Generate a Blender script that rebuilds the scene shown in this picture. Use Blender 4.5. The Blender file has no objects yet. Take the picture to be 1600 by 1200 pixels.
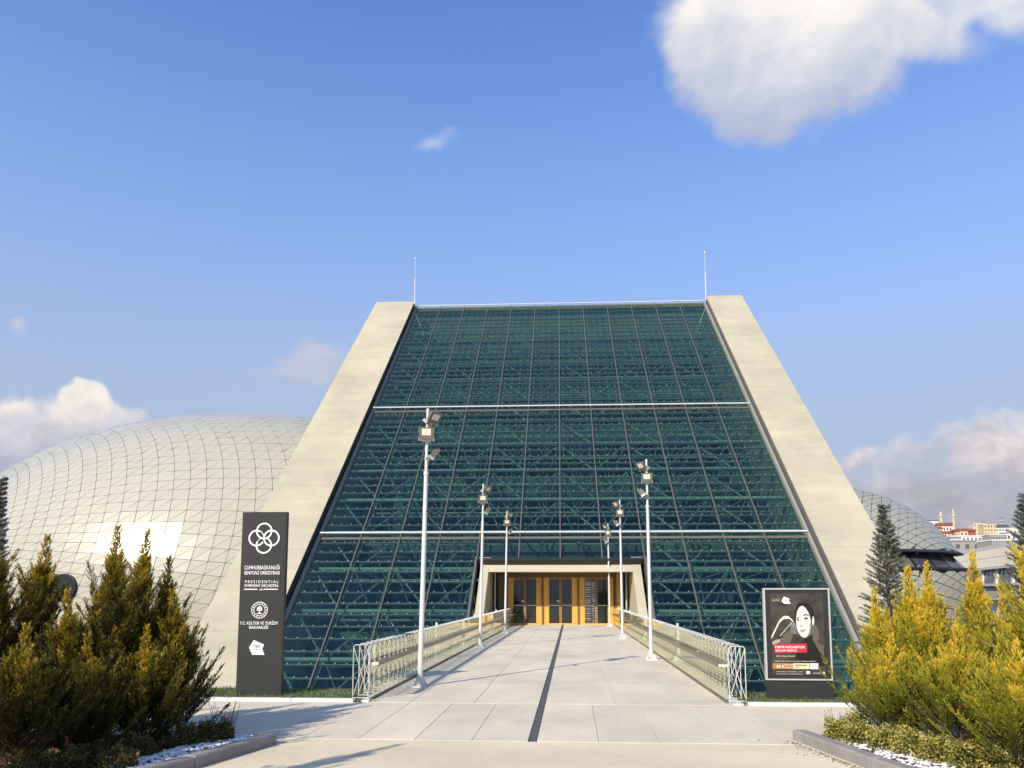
import bpy, bmesh, math, random
import numpy as np
from mathutils import Vector, Matrix
R = math.radians
random.seed(7)
rng = np.random.default_rng(11)
scene = bpy.context.scene
COL = scene.collection

# ---------------------------------------------------------------- camera
EYE = Vector((0, 0, 1.7))
FPX, PPX, PITCH = 1200.0, 815.0, R(6.3)
YAW = math.atan(78 / (FPX / math.cos(PITCH)))
PPY = 925 - FPX * math.tan(PITCH)
cam_d = bpy.data.cameras.new('camera')
cam = bpy.data.objects.new('camera', cam_d)
COL.objects.link(cam)
scene.camera = cam
cam.location = EYE
cam.rotation_euler = (math.pi / 2 + PITCH, 0, YAW)
cam_d.sensor_width = 36
cam_d.lens = 36 * FPX / 1600
cam_d.shift_x = (800 - PPX) / 1600
cam_d.shift_y = (PPY - 600) / 1600
cam_d.clip_start = 0.05
cam_d.clip_end = 9000
scene.render.resolution_x, scene.render.resolution_y = 1024, 768

# survey helper: the ground/plan position of something seen along a sight line
_f = Vector((-math.sin(YAW) * math.cos(PITCH), math.cos(YAW) * math.cos(PITCH), math.sin(PITCH)))
_r = Vector((math.cos(YAW), math.sin(YAW), 0))
_u = _r.cross(_f)
def ray(x, y): return (x - PPX) / FPX * _r - (y - PPY) / FPX * _u + _f
def at(x, y, Y):
    d = ray(x, y); return EYE + d * (Y / d.y)

# ---------------------------------------------------------------- light
SUN = Vector((-0.525 * math.cos(R(32)), -0.851 * math.cos(R(32)), math.sin(R(32)))).normalized()
sun_d = bpy.data.lights.new('sun', 'SUN')
sun_d.energy = 4.8
sun_d.angle = R(0.53)
sun_d.color = (1.0, 0.90, 0.76)
sun = bpy.data.objects.new('sun', sun_d)
COL.objects.link(sun)
sun.rotation_euler = SUN.to_track_quat('Z', 'Y').to_euler()
sun.location = (-30, -50, 60)
scene.view_settings.view_transform = 'Standard'
scene.view_settings.look = 'None'
scene.view_settings.exposure = 0.25
scene.view_settings.gamma = 1.0
scene.render.engine = 'CYCLES'
scene.cycles.transparent_max_bounces = 24
scene.cycles.max_bounces = 8
scene.cycles.sample_clamp_indirect = 6

# ---------------------------------------------------------------- sky with clouds
world = bpy.data.worlds.new('World')
scene.world = world
world.use_nodes = True
wt = world.node_tree
wt.nodes.clear()
def wn(t, **k):
    n = wt.nodes.new(t)
    for a, b in k.items(): setattr(n, a, b)
    return n
def wset(sock, v):
    if hasattr(v, 'links') or isinstance(v, bpy.types.NodeSocket): wt.links.new(v, sock)
    else: sock.default_value = v
def wm(op, a, b=0.0, c=None, clamp=False):
    n = wn('ShaderNodeMath', operation=op, use_clamp=clamp)
    wset(n.inputs[0], a); wset(n.inputs[1], b)
    if c is not None: wset(n.inputs[2], c)
    return n.outputs[0]
def wstep(x, lo, hi):
    n = wn('ShaderNodeMapRange', interpolation_type='SMOOTHSTEP')
    wset(n.inputs[0], x); n.inputs[1].default_value = lo; n.inputs[2].default_value = hi
    return n.outputs[0]
def wmix(f, a, b):
    n = wn('ShaderNodeMix', data_type='RGBA')
    wset(n.inputs[0], f); wset(n.inputs[6], a); wset(n.inputs[7], b)
    return n.outputs[2]
sky = wn('ShaderNodeTexSky')
sky.sky_type = 'NISHITA'
sky.sun_disc = False
sky.sun_elevation = R(32)
sky.sun_rotation = math.atan2(SUN.x, SUN.y)
sky.altitude = 900
sky.air_density = 1.0
sky.dust_density = 0.6
sky.ozone_density = 2.6
tc = wn('ShaderNodeTexCoord')
sep = wn('ShaderNodeSeparateXYZ'); wt.links.new(tc.outputs['Generated'], sep.inputs[0])
dx, dy, dz = sep.outputs
yc = wm('MAXIMUM', dy, 0.05)
U = wm('DIVIDE', dx, yc); V = wm('DIVIDE', dz, yc)
for sc_, am_ in ((5.0, 0.06), (14.0, 0.032), (38.0, 0.014)):
    wz = wn('ShaderNodeTexNoise'); wz.inputs['Scale'].default_value = sc_; wz.inputs['Detail'].default_value = 4
    wt.links.new(tc.outputs['Generated'], wz.inputs['Vector'])
    sc3 = wn('ShaderNodeSeparateXYZ'); wt.links.new(wz.outputs['Color'], sc3.inputs[0])
    U = wm('ADD', U, wm('MULTIPLY', wm('SUBTRACT', sc3.outputs[0], 0.5), am_ * 2))
    V = wm('ADD', V, wm('MULTIPLY', wm('SUBTRACT', sc3.outputs[1], 0.5), am_ * 2))
def noise(scale, detail, rough, off=(0, 0, 0), dist=0.0):
    mp = wn('ShaderNodeMapping'); wt.links.new(tc.outputs['Generated'], mp.inputs[0])
    mp.inputs['Location'].default_value = off
    mp.inputs['Scale'].default_value = (1, 1, 1.25)
    n = wn('ShaderNodeTexNoise'); wt.links.new(mp.outputs[0], n.inputs['Vector'])
    n.inputs['Scale'].default_value = scale; n.inputs['Detail'].default_value = detail
    n.inputs['Roughness'].default_value = rough; n.inputs['Distortion'].default_value = dist
    return n.outputs[0]
SH = (0.012, 0.0, -0.016)
nA, nB = noise(9, 9, 0.56, dist=0.25), noise(9, 9, 0.56, SH, dist=0.25)
nL = noise(3.2, 4, 0.5)
def uv(px, py):
    d = ray(px, py); return d.x / d.y, d.z / d.y
def blobs(lst):
    out = None
    for px, py, a, b in lst:
        u0, v0 = uv(px, py)
        ua, vb = a / 1230.0, b / 1230.0
        du = wm('DIVIDE', wm('SUBTRACT', U, u0), ua)
        dv = wm('DIVIDE', wm('SUBTRACT', V, v0), vb)
        q = wm('SUBTRACT', 1.0, wm('SQRT', wm('ADD', wm('MULTIPLY', du, du), wm('MULTIPLY', dv, dv))))
        q = wm('MULTIPLY', q, min(1.0, 2.0 * min(a, b) / 90 + 0.2))
        if out is None: out = q
        else:
            n = wn('ShaderNodeMath', operation='SMOOTH_MAX')
            wset(n.inputs[0], out); wset(n.inputs[1], q); n.inputs[2].default_value = 0.25
            out = n.outputs[0]
    return out
front = wm('GREATER_THAN', dy, 0.1)
def layer(base, lst, vmid, vspan, lit, shade, soft, amp, opacity):
    f = blobs(lst)
    fa = wm('ADD', f, wm('MULTIPLY', wm('SUBTRACT', nA, 0.5), amp))
    fb = wm('ADD', f, wm('MULTIPLY', wm('SUBTRACT', nB, 0.5), amp))
    dens = wm('MULTIPLY', wm('MULTIPLY', wstep(fa, 0.0, soft), opacity), front)
    relief = wm('MULTIPLY', wm('SUBTRACT', fa, fb), 3.4 * amp)
    hgt = wm('DIVIDE', wm('SUBTRACT', V, uv(800, vmid)[1]), vspan / 1230.0)
    lt = wm('ADD', wm('ADD', wm('MULTIPLY', hgt, 0.5), 0.5), relief)
    lt = wm('ADD', lt, wm('MULTIPLY', wm('SUBTRACT', nL, 0.5), 0.7), clamp=True)
    return wmix(dens, base, wmix(wstep(lt, 0.0, 1.0), shade, lit))
K = 1.0
W = lambda r, g, b: (r * K, g * K, b * K, 1)
hs = wn('ShaderNodeHueSaturation')
hs.inputs['Saturation'].default_value = 1.0
hs.inputs['Value'].default_value = 1.0
wt.links.new(sky.outputs[0], hs.inputs['Color'])
tint = wn('ShaderNodeMix', data_type='RGBA', blend_type='MULTIPLY')
tint.inputs[0].default_value = 1.0
SKY_TINT = (0.90, 1.17, 1.57, 1)
tint.inputs[7].default_value = SKY_TINT
wt.links.new(hs.outputs[0], tint.inputs[6])
scl = wn('ShaderNodeVectorMath', operation='SCALE')
SKY_STRENGTH = 0.15
scl.inputs['Scale'].default_value = SKY_STRENGTH
wt.links.new(tint.outputs[2], scl.inputs[0])
c = scl.outputs[0]
# pale lavender bank lying along the horizon
hz = wm('MULTIPLY', wstep(wm('ADD', dz, wm('MULTIPLY', wm('SUBTRACT', nL, 0.5), 0.16)), 0.42, 0.0), 0.62)
c = wmix(wm('MULTIPLY', wstep(dz, 0.72, 0.08), 0.96), c, W(0.33, 0.43, 0.575))
c = wmix(hz, c, W(0.43, 0.43, 0.50))
# scattered cloud over the rest of the sky, behind the viewer
gc = wm('MULTIPLY', wm('MULTIPLY', wstep(nL, 0.56, 0.68), wstep(dy, 0.05, -0.15)), wstep(dz, 0.02, 0.12))
c = wmix(wm('MULTIPLY', gc, 0.85), c, W(0.72, 0.71, 0.72))
c = layer(c, [(490, 575, 150, 55), (40, 522, 26, 16)], 570, 60, W(0.52, 0.52, 0.62), W(0.40, 0.44, 0.58), 0.7, 0.7, 0.75)
c = layer(c, [(690, 213, 62, 28)], 210, 40, W(0.55, 0.62, 0.78), W(0.45, 0.55, 0.75), 0.9, 1.3, 0.55)
c = layer(c, [(1480, 800, 320, 115), (1330, 715, 45, 28), (1590, 740, 130, 80)], 740, 110, W(0.58, 0.52, 0.54), W(0.34, 0.34, 0.41), 0.9, 0.9, 0.93)
c = layer(c, [(1545, 705, 120, 50), (1430, 718, 90, 30), (1600, 690, 60, 36), (1330, 708, 50, 24)], 695, 60, W(0.82, 0.73, 0.68), W(0.48, 0.45, 0.49), 0.8, 1.1, 0.8)
c = layer(c, [(50, 690, 200, 95), (0, 640, 90, 55), (150, 660, 70, 45)], 660, 90, W(0.66, 0.62, 0.66), W(0.38, 0.39, 0.49), 0.35, 0.8, 0.96)
c = layer(c, [(122, 622, 50, 40), (95, 640, 60, 26), (12, 628, 48, 26)], 618, 70, W(0.82, 0.77, 0.69), W(0.46, 0.44, 0.51), 0.32, 0.8, 0.95)
c = layer(c, [(1420, 78, 150, 55), (1520, -10, 260, 62), (1600, 15, 120, 60)], 40, 120, W(0.74, 0.74, 0.76), W(0.50, 0.54, 0.66), 0.9, 0.8, 0.92)
c = layer(c, [(1150, 30, 175, 110), (1205, 130, 165, 118), (1090, 75, 90, 100), (1290, 120, 120, 120), (1320, -5, 150, 80), (1340, 50, 170, 100)],
          85, 190, W(0.86, 0.82, 0.77), W(0.40, 0.45, 0.60), 0.42, 0.6, 0.98)
bg = wn('ShaderNodeBackground'); wt.links.new(c, bg.inputs[0]); bg.inputs[1].default_value = 1.0
wo = wn('ShaderNodeOutputWorld'); wt.links.new(bg.outputs[0], wo.inputs[0])

# ---------------------------------------------------------------- materials
MATS = {}
def mat(name, col, rough=0.7, metal=0.0, var=0.0, scale=3.0, bump=0.0, bscale=40.0, spec=0.5, col2=None, stretch=(1, 1, 1), detail=6, stain=0.0):
    m = bpy.data.materials.new(name); m.use_nodes = True
    t = m.node_tree; b = t.nodes['Principled BSDF']
    b.inputs['Base Color'].default_value = (*col, 1)
    b.inputs['Roughness'].default_value = rough
    b.inputs['Metallic'].default_value = metal
    b.inputs['Specular IOR Level'].default_value = spec
    MATS[name] = m
    if var or bump or col2:
        g = t.nodes.new('ShaderNodeNewGeometry')
        mp = t.nodes.new('ShaderNodeMapping'); t.links.new(g.outputs['Position'], mp.inputs[0])
        mp.inputs['Scale'].default_value = stretch
    if var or col2:
        n = t.nodes.new('ShaderNodeTexNoise'); t.links.new(mp.outputs[0], n.inputs['Vector'])
        n.inputs['Scale'].default_value = scale; n.inputs['Detail'].default_value = detail; n.inputs['Roughness'].default_value = 0.62
        r = t.nodes.new('ShaderNodeValToRGB'); t.links.new(n.outputs[0], r.inputs[0])
        a = tuple(x * (1 - var) for x in col); c2 = col2 or tuple(min(1, x * (1 + var)) for x in col)
        r.color_ramp.elements[0].position = 0.32; r.color_ramp.elements[0].color = (*a, 1)
        r.color_ramp.elements[1].position = 0.68; r.color_ramp.elements[1].color = (*c2, 1)
        out = r.outputs[0]
        if stain:
            for sc_, lo_, hi_, am_ in ((0.45, .52, .66, stain), (2.6, .60, .70, stain * .7)):
                n3 = t.nodes.new('ShaderNodeTexNoise'); n3.inputs['Scale'].default_value = sc_; n3.inputs['Detail'].default_value = 8; n3.inputs['Roughness'].default_value = .7
                t.links.new(g.outputs['Position'], n3.inputs['Vector'])
                mr = t.nodes.new('ShaderNodeMapRange'); t.links.new(n3.outputs[0], mr.inputs[0]); mr.inputs[1].default_value = lo_; mr.inputs[2].default_value = hi_; mr.inputs[4].default_value = am_
                mx = t.nodes.new('ShaderNodeMix'); mx.data_type = 'RGBA'; t.links.new(mr.outputs[0], mx.inputs[0]); t.links.new(out, mx.inputs[6]); mx.inputs[7].default_value = (*[x * .45 for x in col], 1); out = mx.outputs[2]
        t.links.new(out, b.inputs['Base Color'])
    if bump:
        n2 = t.nodes.new('ShaderNodeTexNoise'); t.links.new(mp.outputs[0], n2.inputs['Vector'])
        n2.inputs['Scale'].default_value = bscale; n2.inputs['Detail'].default_value = 5
        bp = t.nodes.new('ShaderNodeBump'); bp.inputs['Strength'].default_value = bump; bp.inputs['Distance'].default_value = 0.02
        t.links.new(n2.outputs[0], bp.inputs['Height']); t.links.new(bp.outputs[0], b.inputs['Normal'])
    return m

def concrete(name, col, boards=True, dark=0.78):
    """cast concrete: cloudy tone, faint pour bands, pinholes"""
    m = bpy.data.materials.new(name); m.use_nodes = True; MATS[name] = m
    t = m.node_tree; N = t.nodes; L = t.links; b = N['Principled BSDF']; b.inputs['Roughness'].default_value = 0.86
    b.inputs['Specular IOR Level'].default_value = 0.25
    tcx = N.new('ShaderNodeTexCoord')
    def nz(scale, st, det=6, ro=0.6):
        mp = N.new('ShaderNodeMapping'); mp.inputs['Scale'].default_value = st; L.new(tcx.outputs['Object'], mp.inputs[0])
        n = N.new('ShaderNodeTexNoise'); n.inputs['Scale'].default_value = scale; n.inputs['Detail'].default_value = det; n.inputs['Roughness'].default_value = ro
        L.new(mp.outputs[0], n.inputs['Vector']); return n.outputs[0]
    def mm(op, a, b_, cl=False):
        n = N.new('ShaderNodeMath'); n.operation = op; n.use_clamp = cl
        for i, v in enumerate((a, b_)):
            if isinstance(v, (int, float)): n.inputs[i].default_value = v
            else: L.new(v, n.inputs[i])
        return n.outputs[0]
    big = nz(0.35, (1, 1, 1)); mid = nz(1.0, (0.25, 1.6, 1.6)); fine = nz(14, (1, 1, 1), 3)
    f = mm('ADD', mm('MULTIPLY', big, 0.6), mm('ADD', mm('MULTIPLY', mid, 0.24), mm('MULTIPLY', fine, 0.16)))
    rp = N.new('ShaderNodeValToRGB'); L.new(f, rp.inputs[0])
    rp.color_ramp.elements[0].position = 0.36; rp.color_ramp.elements[0].color = (*[x * dark for x in col], 1)
    rp.color_ramp.elements[1].position = 0.62; rp.color_ramp.elements[1].color = (*[min(1, x * 1.06) for x in col], 1)
    out = rp.outputs[0]
    if boards:   # horizontal pour lines every 2.1 m of height
        sp = N.new('ShaderNodeSeparateXYZ'); L.new(tcx.outputs['Object'], sp.inputs[0])
        zz = mm('ADD', sp.outputs[2], mm('MULTIPLY', big, 0.12))
        fr = mm('FRACT', mm('DIVIDE', zz, 3.9), 0)
        ln = mm('LESS_THAN', fr, 0.016)
        st = mm('MULTIPLY', mm('MULTIPLY', ln, mm('GREATER_THAN', mid, 0.44)), 0.26)
        mx = N.new('ShaderNodeMix'); mx.data_type = 'RGBA'; L.new(st, mx.inputs[0]); L.new(out, mx.inputs[6])
        mx.inputs[7].default_value = (*[x * 0.55 for x in col], 1); out = mx.outputs[2]
    L.new(out, b.inputs['Base Color'])
    bp = N.new('ShaderNodeBump'); bp.inputs['Strength'].default_value = 0.25; bp.inputs['Distance'].default_value = 0.02
    L.new(fine, bp.inputs['Height']); L.new(bp.outputs[0], b.inputs['Normal'])
    return m

M_CONC = concrete('cast concrete', (0.475, 0.43, 0.30))
M_CONC2 = concrete('portal concrete', (0.50, 0.45, 0.31), boards=False)
M_SLAB = [mat('paving concrete %d' % i, c, 0.85, var=0.13, scale=0.8, detail=9, stain=0.22, bump=0.2, bscale=30, spec=0.25, stretch=(1, 0.5, 1)) for i, c in
          enumerate([(0.66, 0.57, 0.415), (0.635, 0.55, 0.405), (0.675, 0.585, 0.425), (0.65, 0.56, 0.41)])]
M_ROAD = mat('pale worn road', (0.69, 0.585, 0.395), 0.92, var=0.13, scale=0.7, detail=10, stain=0.20, bump=0.5, bscale=45, spec=0.2, stretch=(0.35, 1, 1))
M_JOINT = mat('joint', (0.30, 0.26, 0.20), 0.95)
M_KERB = mat('kerb stone', (0.26, 0.235, 0.215), 0.85, var=0.16, scale=3, bump=0.3)
M_DRAIN = mat('drain tile', (0.085, 0.085, 0.08), 0.7, var=0.35, scale=6)
M_SOIL = mat('red soil', (0.20, 0.085, 0.05), 0.95, var=0.35, scale=8, bump=0.8, bscale=30)
M_EARTH = mat('ground earth', (0.22, 0.19, 0.15), 0.95, var=0.2, scale=0.1)
M_PEB = mat('white pebbles', (0.74, 0.73, 0.72), 0.7, var=0.12, scale=9)
M_STEEL = mat('white painted steel', (0.62, 0.61, 0.57), 0.4, var=0.04, scale=2)
M_ROD = mat('cream rods', (0.58, 0.565, 0.51), 0.4, var=0.05)
M_GALV = mat('galvanised steel', (0.52, 0.54, 0.52), 0.45, 0.4, var=0.06, scale=8)
M_MULL = mat('olive grey mullion', (0.155, 0.15, 0.12), 0.45, 0.3)
M_TRUSS = mat('pale green steel', (0.335, 0.35, 0.315), 0.5, var=0.05, scale=3)
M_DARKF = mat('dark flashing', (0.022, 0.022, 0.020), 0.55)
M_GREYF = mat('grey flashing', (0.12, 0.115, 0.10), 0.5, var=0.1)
M_TOTEM = mat('charcoal panel', (0.030, 0.031, 0.029), 0.6, spec=0.25, var=0.08, scale=1.5)
M_BLACK = mat('black', (0.012, 0.012, 0.012), 0.5)
M_WHITE = mat('white print', (0.82, 0.82, 0.80), 0.5)
M_BRONZE = mat('bronze handrail', (0.25, 0.19, 0.14), 0.4, 0.3, var=0.08)
M_WOOD = mat('orange wood', (0.70, 0.37, 0.065), 0.5, var=0.14, scale=2.5, stretch=(8, 8, 0.6))
M_WOODD = mat('brown wood', (0.16, 0.085, 0.045), 0.5, var=0.15, scale=3, stretch=(6, 6, 0.5))
M_WOODM = mat('mid brown stile', (0.30, 0.17, 0.08), 0.5, var=0.12, scale=3, stretch=(6, 6, 0.5))
M_STAIN = mat('stainless', (0.55, 0.53, 0.48), 0.3, 0.8)
M_LAMPH = mat('lamp housing', (0.17, 0.15, 0.115), 0.45, 0.2)
M_LENS = mat('lamp lens', (0.72, 0.70, 0.58), 0.25)
M_BARK = mat('bark', (0.12, 0.07, 0.045), 0.9, var=0.3, scale=20)
M_DGLASS = mat('dark door glass', (0.012, 0.014, 0.012), 0.06, spec=0.8)
M_INT = mat('interior dark', (0.13, 0.155, 0.135), 0.8, var=0.3, scale=0.5)
M_INT2 = mat('interior floors', (0.10, 0.12, 0.12), 0.8)
M_SHELL = mat('dome joint shell', (0.09, 0.085, 0.075), 0.7)
M_GRASSM = mat('grass blades', (0.07, 0.13, 0.02), 0.7, var=0.35, scale=6)
M_DOMEL = mat('pale dome metal', (0.455, 0.43, 0.335), 0.25, 0.04, var=0.025, scale=0.3)
M_DOMER = mat('dimmer dome metal', (0.37, 0.365, 0.305), 0.42, 0.12, var=0.03, scale=0.3)  # darker than the left dome's metal: weaker sunlight put into the colour
M_CLAD = mat('ribbed cladding', (0.46, 0.42, 0.36), 0.6, var=0.05)
M_LEDGE = mat('white ledge', (0.72, 0.70, 0.64), 0.6, var=0.04)
M_BWIN = mat('blue grey window', (0.055, 0.06, 0.062), 0.2, spec=0.5)
M_STEM = mat('dry stems', (0.16, 0.10, 0.08), 0.9)

def glass_mat(name, tint, refl, rough=0.02, streak=False):
    m = bpy.data.materials.new(name); m.use_nodes = True; MATS[name] = m
    t = m.node_tree; N = t.nodes; L = t.links
    for n in list(N):
        if n.type == 'BSDF_PRINCIPLED': N.remove(n)
    tr = N.new('ShaderNodeBsdfTransparent'); tr.inputs[0].default_value = (*tint, 1)
    gl = N.new('ShaderNodeBsdfGlossy'); gl.inputs[0].default_value = (0.95, 0.93, 0.68, 1); gl.inputs['Roughness'].default_value = rough
    ge = N.new('ShaderNodeNewGeometry'); dt = N.new('ShaderNodeVectorMath'); dt.operation = 'DOT_PRODUCT'
    L.new(ge.outputs['Normal'], dt.inputs[0]); L.new(ge.outputs['Incoming'], dt.inputs[1])
    def mth(op, a_, b_):
        n = N.new('ShaderNodeMath'); n.operation = op; n.use_clamp = True
        for i_, v_ in enumerate((a_, b_)):
            if isinstance(v_, float): n.inputs[i_].default_value = v_
            else: L.new(v_, n.inputs[i_])
        return n.outputs[0]
    ab = N.new('ShaderNodeMath'); ab.operation = 'ABSOLUTE'; L.new(dt.outputs['Value'], ab.inputs[0])
    pw = mth('POWER', mth('SUBTRACT', 1.0, ab.outputs[0]), 5.0)      # Schlick reflectance, the same from both faces
    fac = mth('ADD', mth('MULTIPLY', pw, 0.95), 0.035 + refl)
    if streak:      # rain marks running down the slope
        tcx = N.new('ShaderNodeTexCoord'); mpx = N.new('ShaderNodeMapping'); mpx.inputs['Scale'].default_value = (5.0, 0.35, 0.35)
        gx = N.new('ShaderNodeNewGeometry'); L.new(gx.outputs['Position'], mpx.inputs[0])
        nx = N.new('ShaderNodeTexNoise'); nx.inputs['Scale'].default_value = 1.6; nx.inputs['Detail'].default_value = 6; L.new(mpx.outputs[0], nx.inputs['Vector'])
        fac = mth('ADD', fac, mth('MULTIPLY', mth('SUBTRACT', nx.outputs[0], 0.38), 0.16))
    mx = N.new('ShaderNodeMixShader')
    L.new(fac, mx.inputs[0]); L.new(tr.outputs[0], mx.inputs[1]); L.new(gl.outputs[0], mx.inputs[2])
    L.new(mx.outputs[0], N['Material Output'].inputs[0])
    return m
M_GLASS = [glass_mat('teal facade glass %d' % i, tuple(x * k for x in (0.615, 0.755, 0.725)), 0.015 + r, 0.05, True) for i, (k, r) in enumerate([(1.0, 0.012), (0.965, 0.03), (1.03, 0.0)])]
M_CLEAR = glass_mat('clear balustrade glass', (0.97, 0.975, 0.95), 0.0)

def leaf_mat(name, c0, c1, c2, trans=0.25, rough=0.6):
    """colour runs old growth -> mid -> young growth along the mesh's own 'tone' attribute"""
    m = bpy.data.materials.new(name); m.use_nodes = True; MATS[name] = m
    t = m.node_tree; N = t.nodes; L = t.links; b = N['Principled BSDF']; b.inputs['Roughness'].default_value = rough
    b.inputs['Specular IOR Level'].default_value = 0.3
    a = N.new('ShaderNodeAttribute'); a.attribute_name = 'tone'
    rp = N.new('ShaderNodeValToRGB'); L.new(a.outputs['Fac'], rp.inputs[0])
    rp.color_ramp.elements[0].color = (*c0, 1); rp.color_ramp.elements[1].color = (*c2, 1)
    e = rp.color_ramp.elements.new(0.5); e.color = (*c1, 1)
    tl = N.new('ShaderNodeBsdfTranslucent'); mx = N.new('ShaderNodeMixShader'); mx.inputs[0].default_value = trans
    L.new(rp.outputs[0], b.inputs['Base Color']); L.new(rp.outputs[0], tl.inputs[0])
    L.new(b.outputs[0], mx.inputs[1]); L.new(tl.outputs[0], mx.inputs[2]); L.new(mx.outputs[0], N['Material Output'].inputs[0])
    return m
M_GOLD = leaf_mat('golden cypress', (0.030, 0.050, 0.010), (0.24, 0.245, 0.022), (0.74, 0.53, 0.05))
M_GOLD_SHADE = leaf_mat('shaded golden cypress', (0.018, 0.022, 0.005), (0.095, 0.085, 0.011), (0.62, 0.42, 0.03))  # golden cypress darkened: shade put into the colour, sunlight into the tips
M_SPRUCE = leaf_mat('blue spruce', (0.035, 0.045, 0.034), (0.10, 0.12, 0.09), (0.32, 0.31, 0.20), 0.1)
M_EUON = leaf_mat('variegated shrub', (0.05, 0.07, 0.015), (0.22, 0.22, 0.04), (0.60, 0.48, 0.14), 0.2, 0.4)
M_EUON_SHADE = leaf_mat('dark shrub', (0.03, 0.04, 0.012), (0.09, 0.09, 0.02), (0.22, 0.16, 0.05), 0.2, 0.4)  # darker copy of the variegated shrub, shade put into the colour
M_GRASS = leaf_mat('strip grass', (0.03, 0.06, 0.01), (0.08, 0.15, 0.02), (0.20, 0.28, 0.06), 0.3)

# ---------------------------------------------------------------- mesh helpers
class MB:
    def __init__(s): s.v = []; s.f = []; s.m = []
    def add(s, vs, fs, m=0):
        o = len(s.v); s.v += [tuple(v) for v in vs]
        s.f += [tuple(i + o for i in f) for f in fs]; s.m += [m] * len(fs); return s
    def box(s, c, d, m=0, rz=0.0, rot=None):
        hx, hy, hz = d[0] / 2, d[1] / 2, d[2] / 2
        M3 = rot if rot is not None else Matrix.Rotation(rz, 3, 'Z')
        vs = [Vector(c) + M3 @ Vector((x * hx, y * hy, z * hz)) for z in (-1, 1) for y in (-1, 1) for x in (-1, 1)]
        return s.add(vs, [(0, 2, 3, 1), (4, 5, 7, 6), (0, 1, 5, 4), (2, 6, 7, 3), (0, 4, 6, 2), (1, 3, 7, 5)], m)
    def bb(s, x0, x1, y0, y1, z0, z1, m=0):
        return s.box(((x0 + x1) / 2, (y0 + y1) / 2, (z0 + z1) / 2), (abs(x1 - x0), abs(y1 - y0), abs(z1 - z0)), m)
    def bevbox(s, c, d, bv, m=0, rz=0.0):
        """box whose four top edges are chamfered"""
        hx, hy, hz = d[0] / 2, d[1] / 2, d[2] / 2
        M3 = Matrix.Rotation(rz, 3, 'Z')
        ring = lambda x, y, z: [Vector(c) + M3 @ Vector(p) for p in ((-x, -y, z), (x, -y, z), (x, y, z), (-x, y, z))]
        vs = ring(hx, hy, -hz) + ring(hx, hy, hz - bv) + ring(hx - bv, hy - bv, hz)
        fs = [(3, 2, 1, 0), (8, 9, 10, 11)]
        for k in (0, 4):
            for i in range(4):
                j = (i + 1) % 4; fs.append((k + i, k + j, k + 4 + j, k + 4 + i))
        return s.add(vs, fs, m)
    def tube(s, p, q, r, n=6, m=0, r2=None, cap=True):
        p, q = Vector(p), Vector(q); d = (q - p).normalized()
        a = d.cross(Vector((0, 0, 1)) if abs(d.z) < 0.9 else Vector((1, 0, 0))).normalized(); b = d.cross(a)
        r2 = r if r2 is None else r2
        vs = [p + (a * math.cos(t) + b * math.sin(t)) * r for t in [2 * math.pi * i / n for i in range(n)]]
        vs += [q + (a * math.cos(t) + b * math.sin(t)) * r2 for t in [2 * math.pi * i / n for i in range(n)]]
        fs = [(i, (i + 1) % n, n + (i + 1) % n, n + i) for i in range(n)]
        if cap: fs += [tuple(range(n - 1, -1, -1)), tuple(range(n, 2 * n))]
        return s.add(vs, fs, m)
    def prism(s, poly, axis, a, b, m=0):
        """poly: 2-D outline in the plane normal to axis (x: (y,z); y: (x,z); z: (x,y))"""
        f = {'x': lambda p, t: (t, p[0], p[1]), 'y': lambda p, t: (p[0], t, p[1]), 'z': lambda p, t: (p[0], p[1], t)}[axis]
        n = len(poly); vs = [f(p, a) for p in poly] + [f(p, b) for p in poly]
        fs = [tuple(range(n - 1, -1, -1)), tuple(range(n, 2 * n))] + [(i, (i + 1) % n, n + (i + 1) % n, n + i) for i in range(n)]
        return s.add(vs, fs, m)
    def mesh(s, name, mats):
        me = bpy.data.meshes.new(name); me.from_pydata(s.v, [], s.f)
        for x in (mats if isinstance(mats, (list, tuple)) else [mats]): me.materials.append(x)
        if any(s.m): me.polygons.foreach_set('material_index', s.m)
        bm = bmesh.new(); bm.from_mesh(me); bmesh.ops.recalc_face_normals(bm, faces=bm.faces); bm.to_mesh(me); bm.free()
        me.update(); return me
    def build(s, name, mats, parent=None, **k): return link(name, s.mesh(name, mats), parent, **k)
def link(name, data, parent=None, **k):
    o = bpy.data.objects.new(name, data); COL.objects.link(o)
    if parent is not None: o.parent = parent
    for a, b in k.items(): o[a] = b
    return o
def thing(name, label, cat, loc=(0, 0, 0), rz=0.0, group=None, data=None):
    o = link(name, data); o.location = loc; o.rotation_euler = (0, 0, rz)
    o['label'] = label; o['category'] = cat
    if group: o['group'] = group
    return o
def struct(name, mb, mats, parent=None):
    o = mb.build(name, mats, parent)
    if parent is None: o['kind'] = 'structure'
    return o
def copy_tree(o, parent=None):
    c_ = o.copy(); COL.objects.link(c_); c_.parent = parent
    for ch in list(o.children): copy_tree(ch, c_)
    return c_
def fast_mesh(name, V, k, material, tone=None):
    """V: (faces*k, 3) vertex array, one separate k-gon per face"""
    me = bpy.data.meshes.new(name); n = len(V); nf = n // k
    me.vertices.add(n); me.loops.add(n); me.polygons.add(nf)
    me.vertices.foreach_set('co', np.ascontiguousarray(V, dtype=np.float32).ravel())
    me.loops.foreach_set('vertex_index', np.arange(n, dtype=np.int32))
    me.polygons.foreach_set('loop_start', np.arange(0, n, k, dtype=np.int32))
    me.update(calc_edges=True)
    if tone is not None:
        a = me.attributes.new('tone', 'FLOAT', 'POINT'); a.data.foreach_set('value', np.clip(np.repeat(tone, k), 0, 1).astype(np.float32))
    me.materials.append(material); return me

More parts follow.
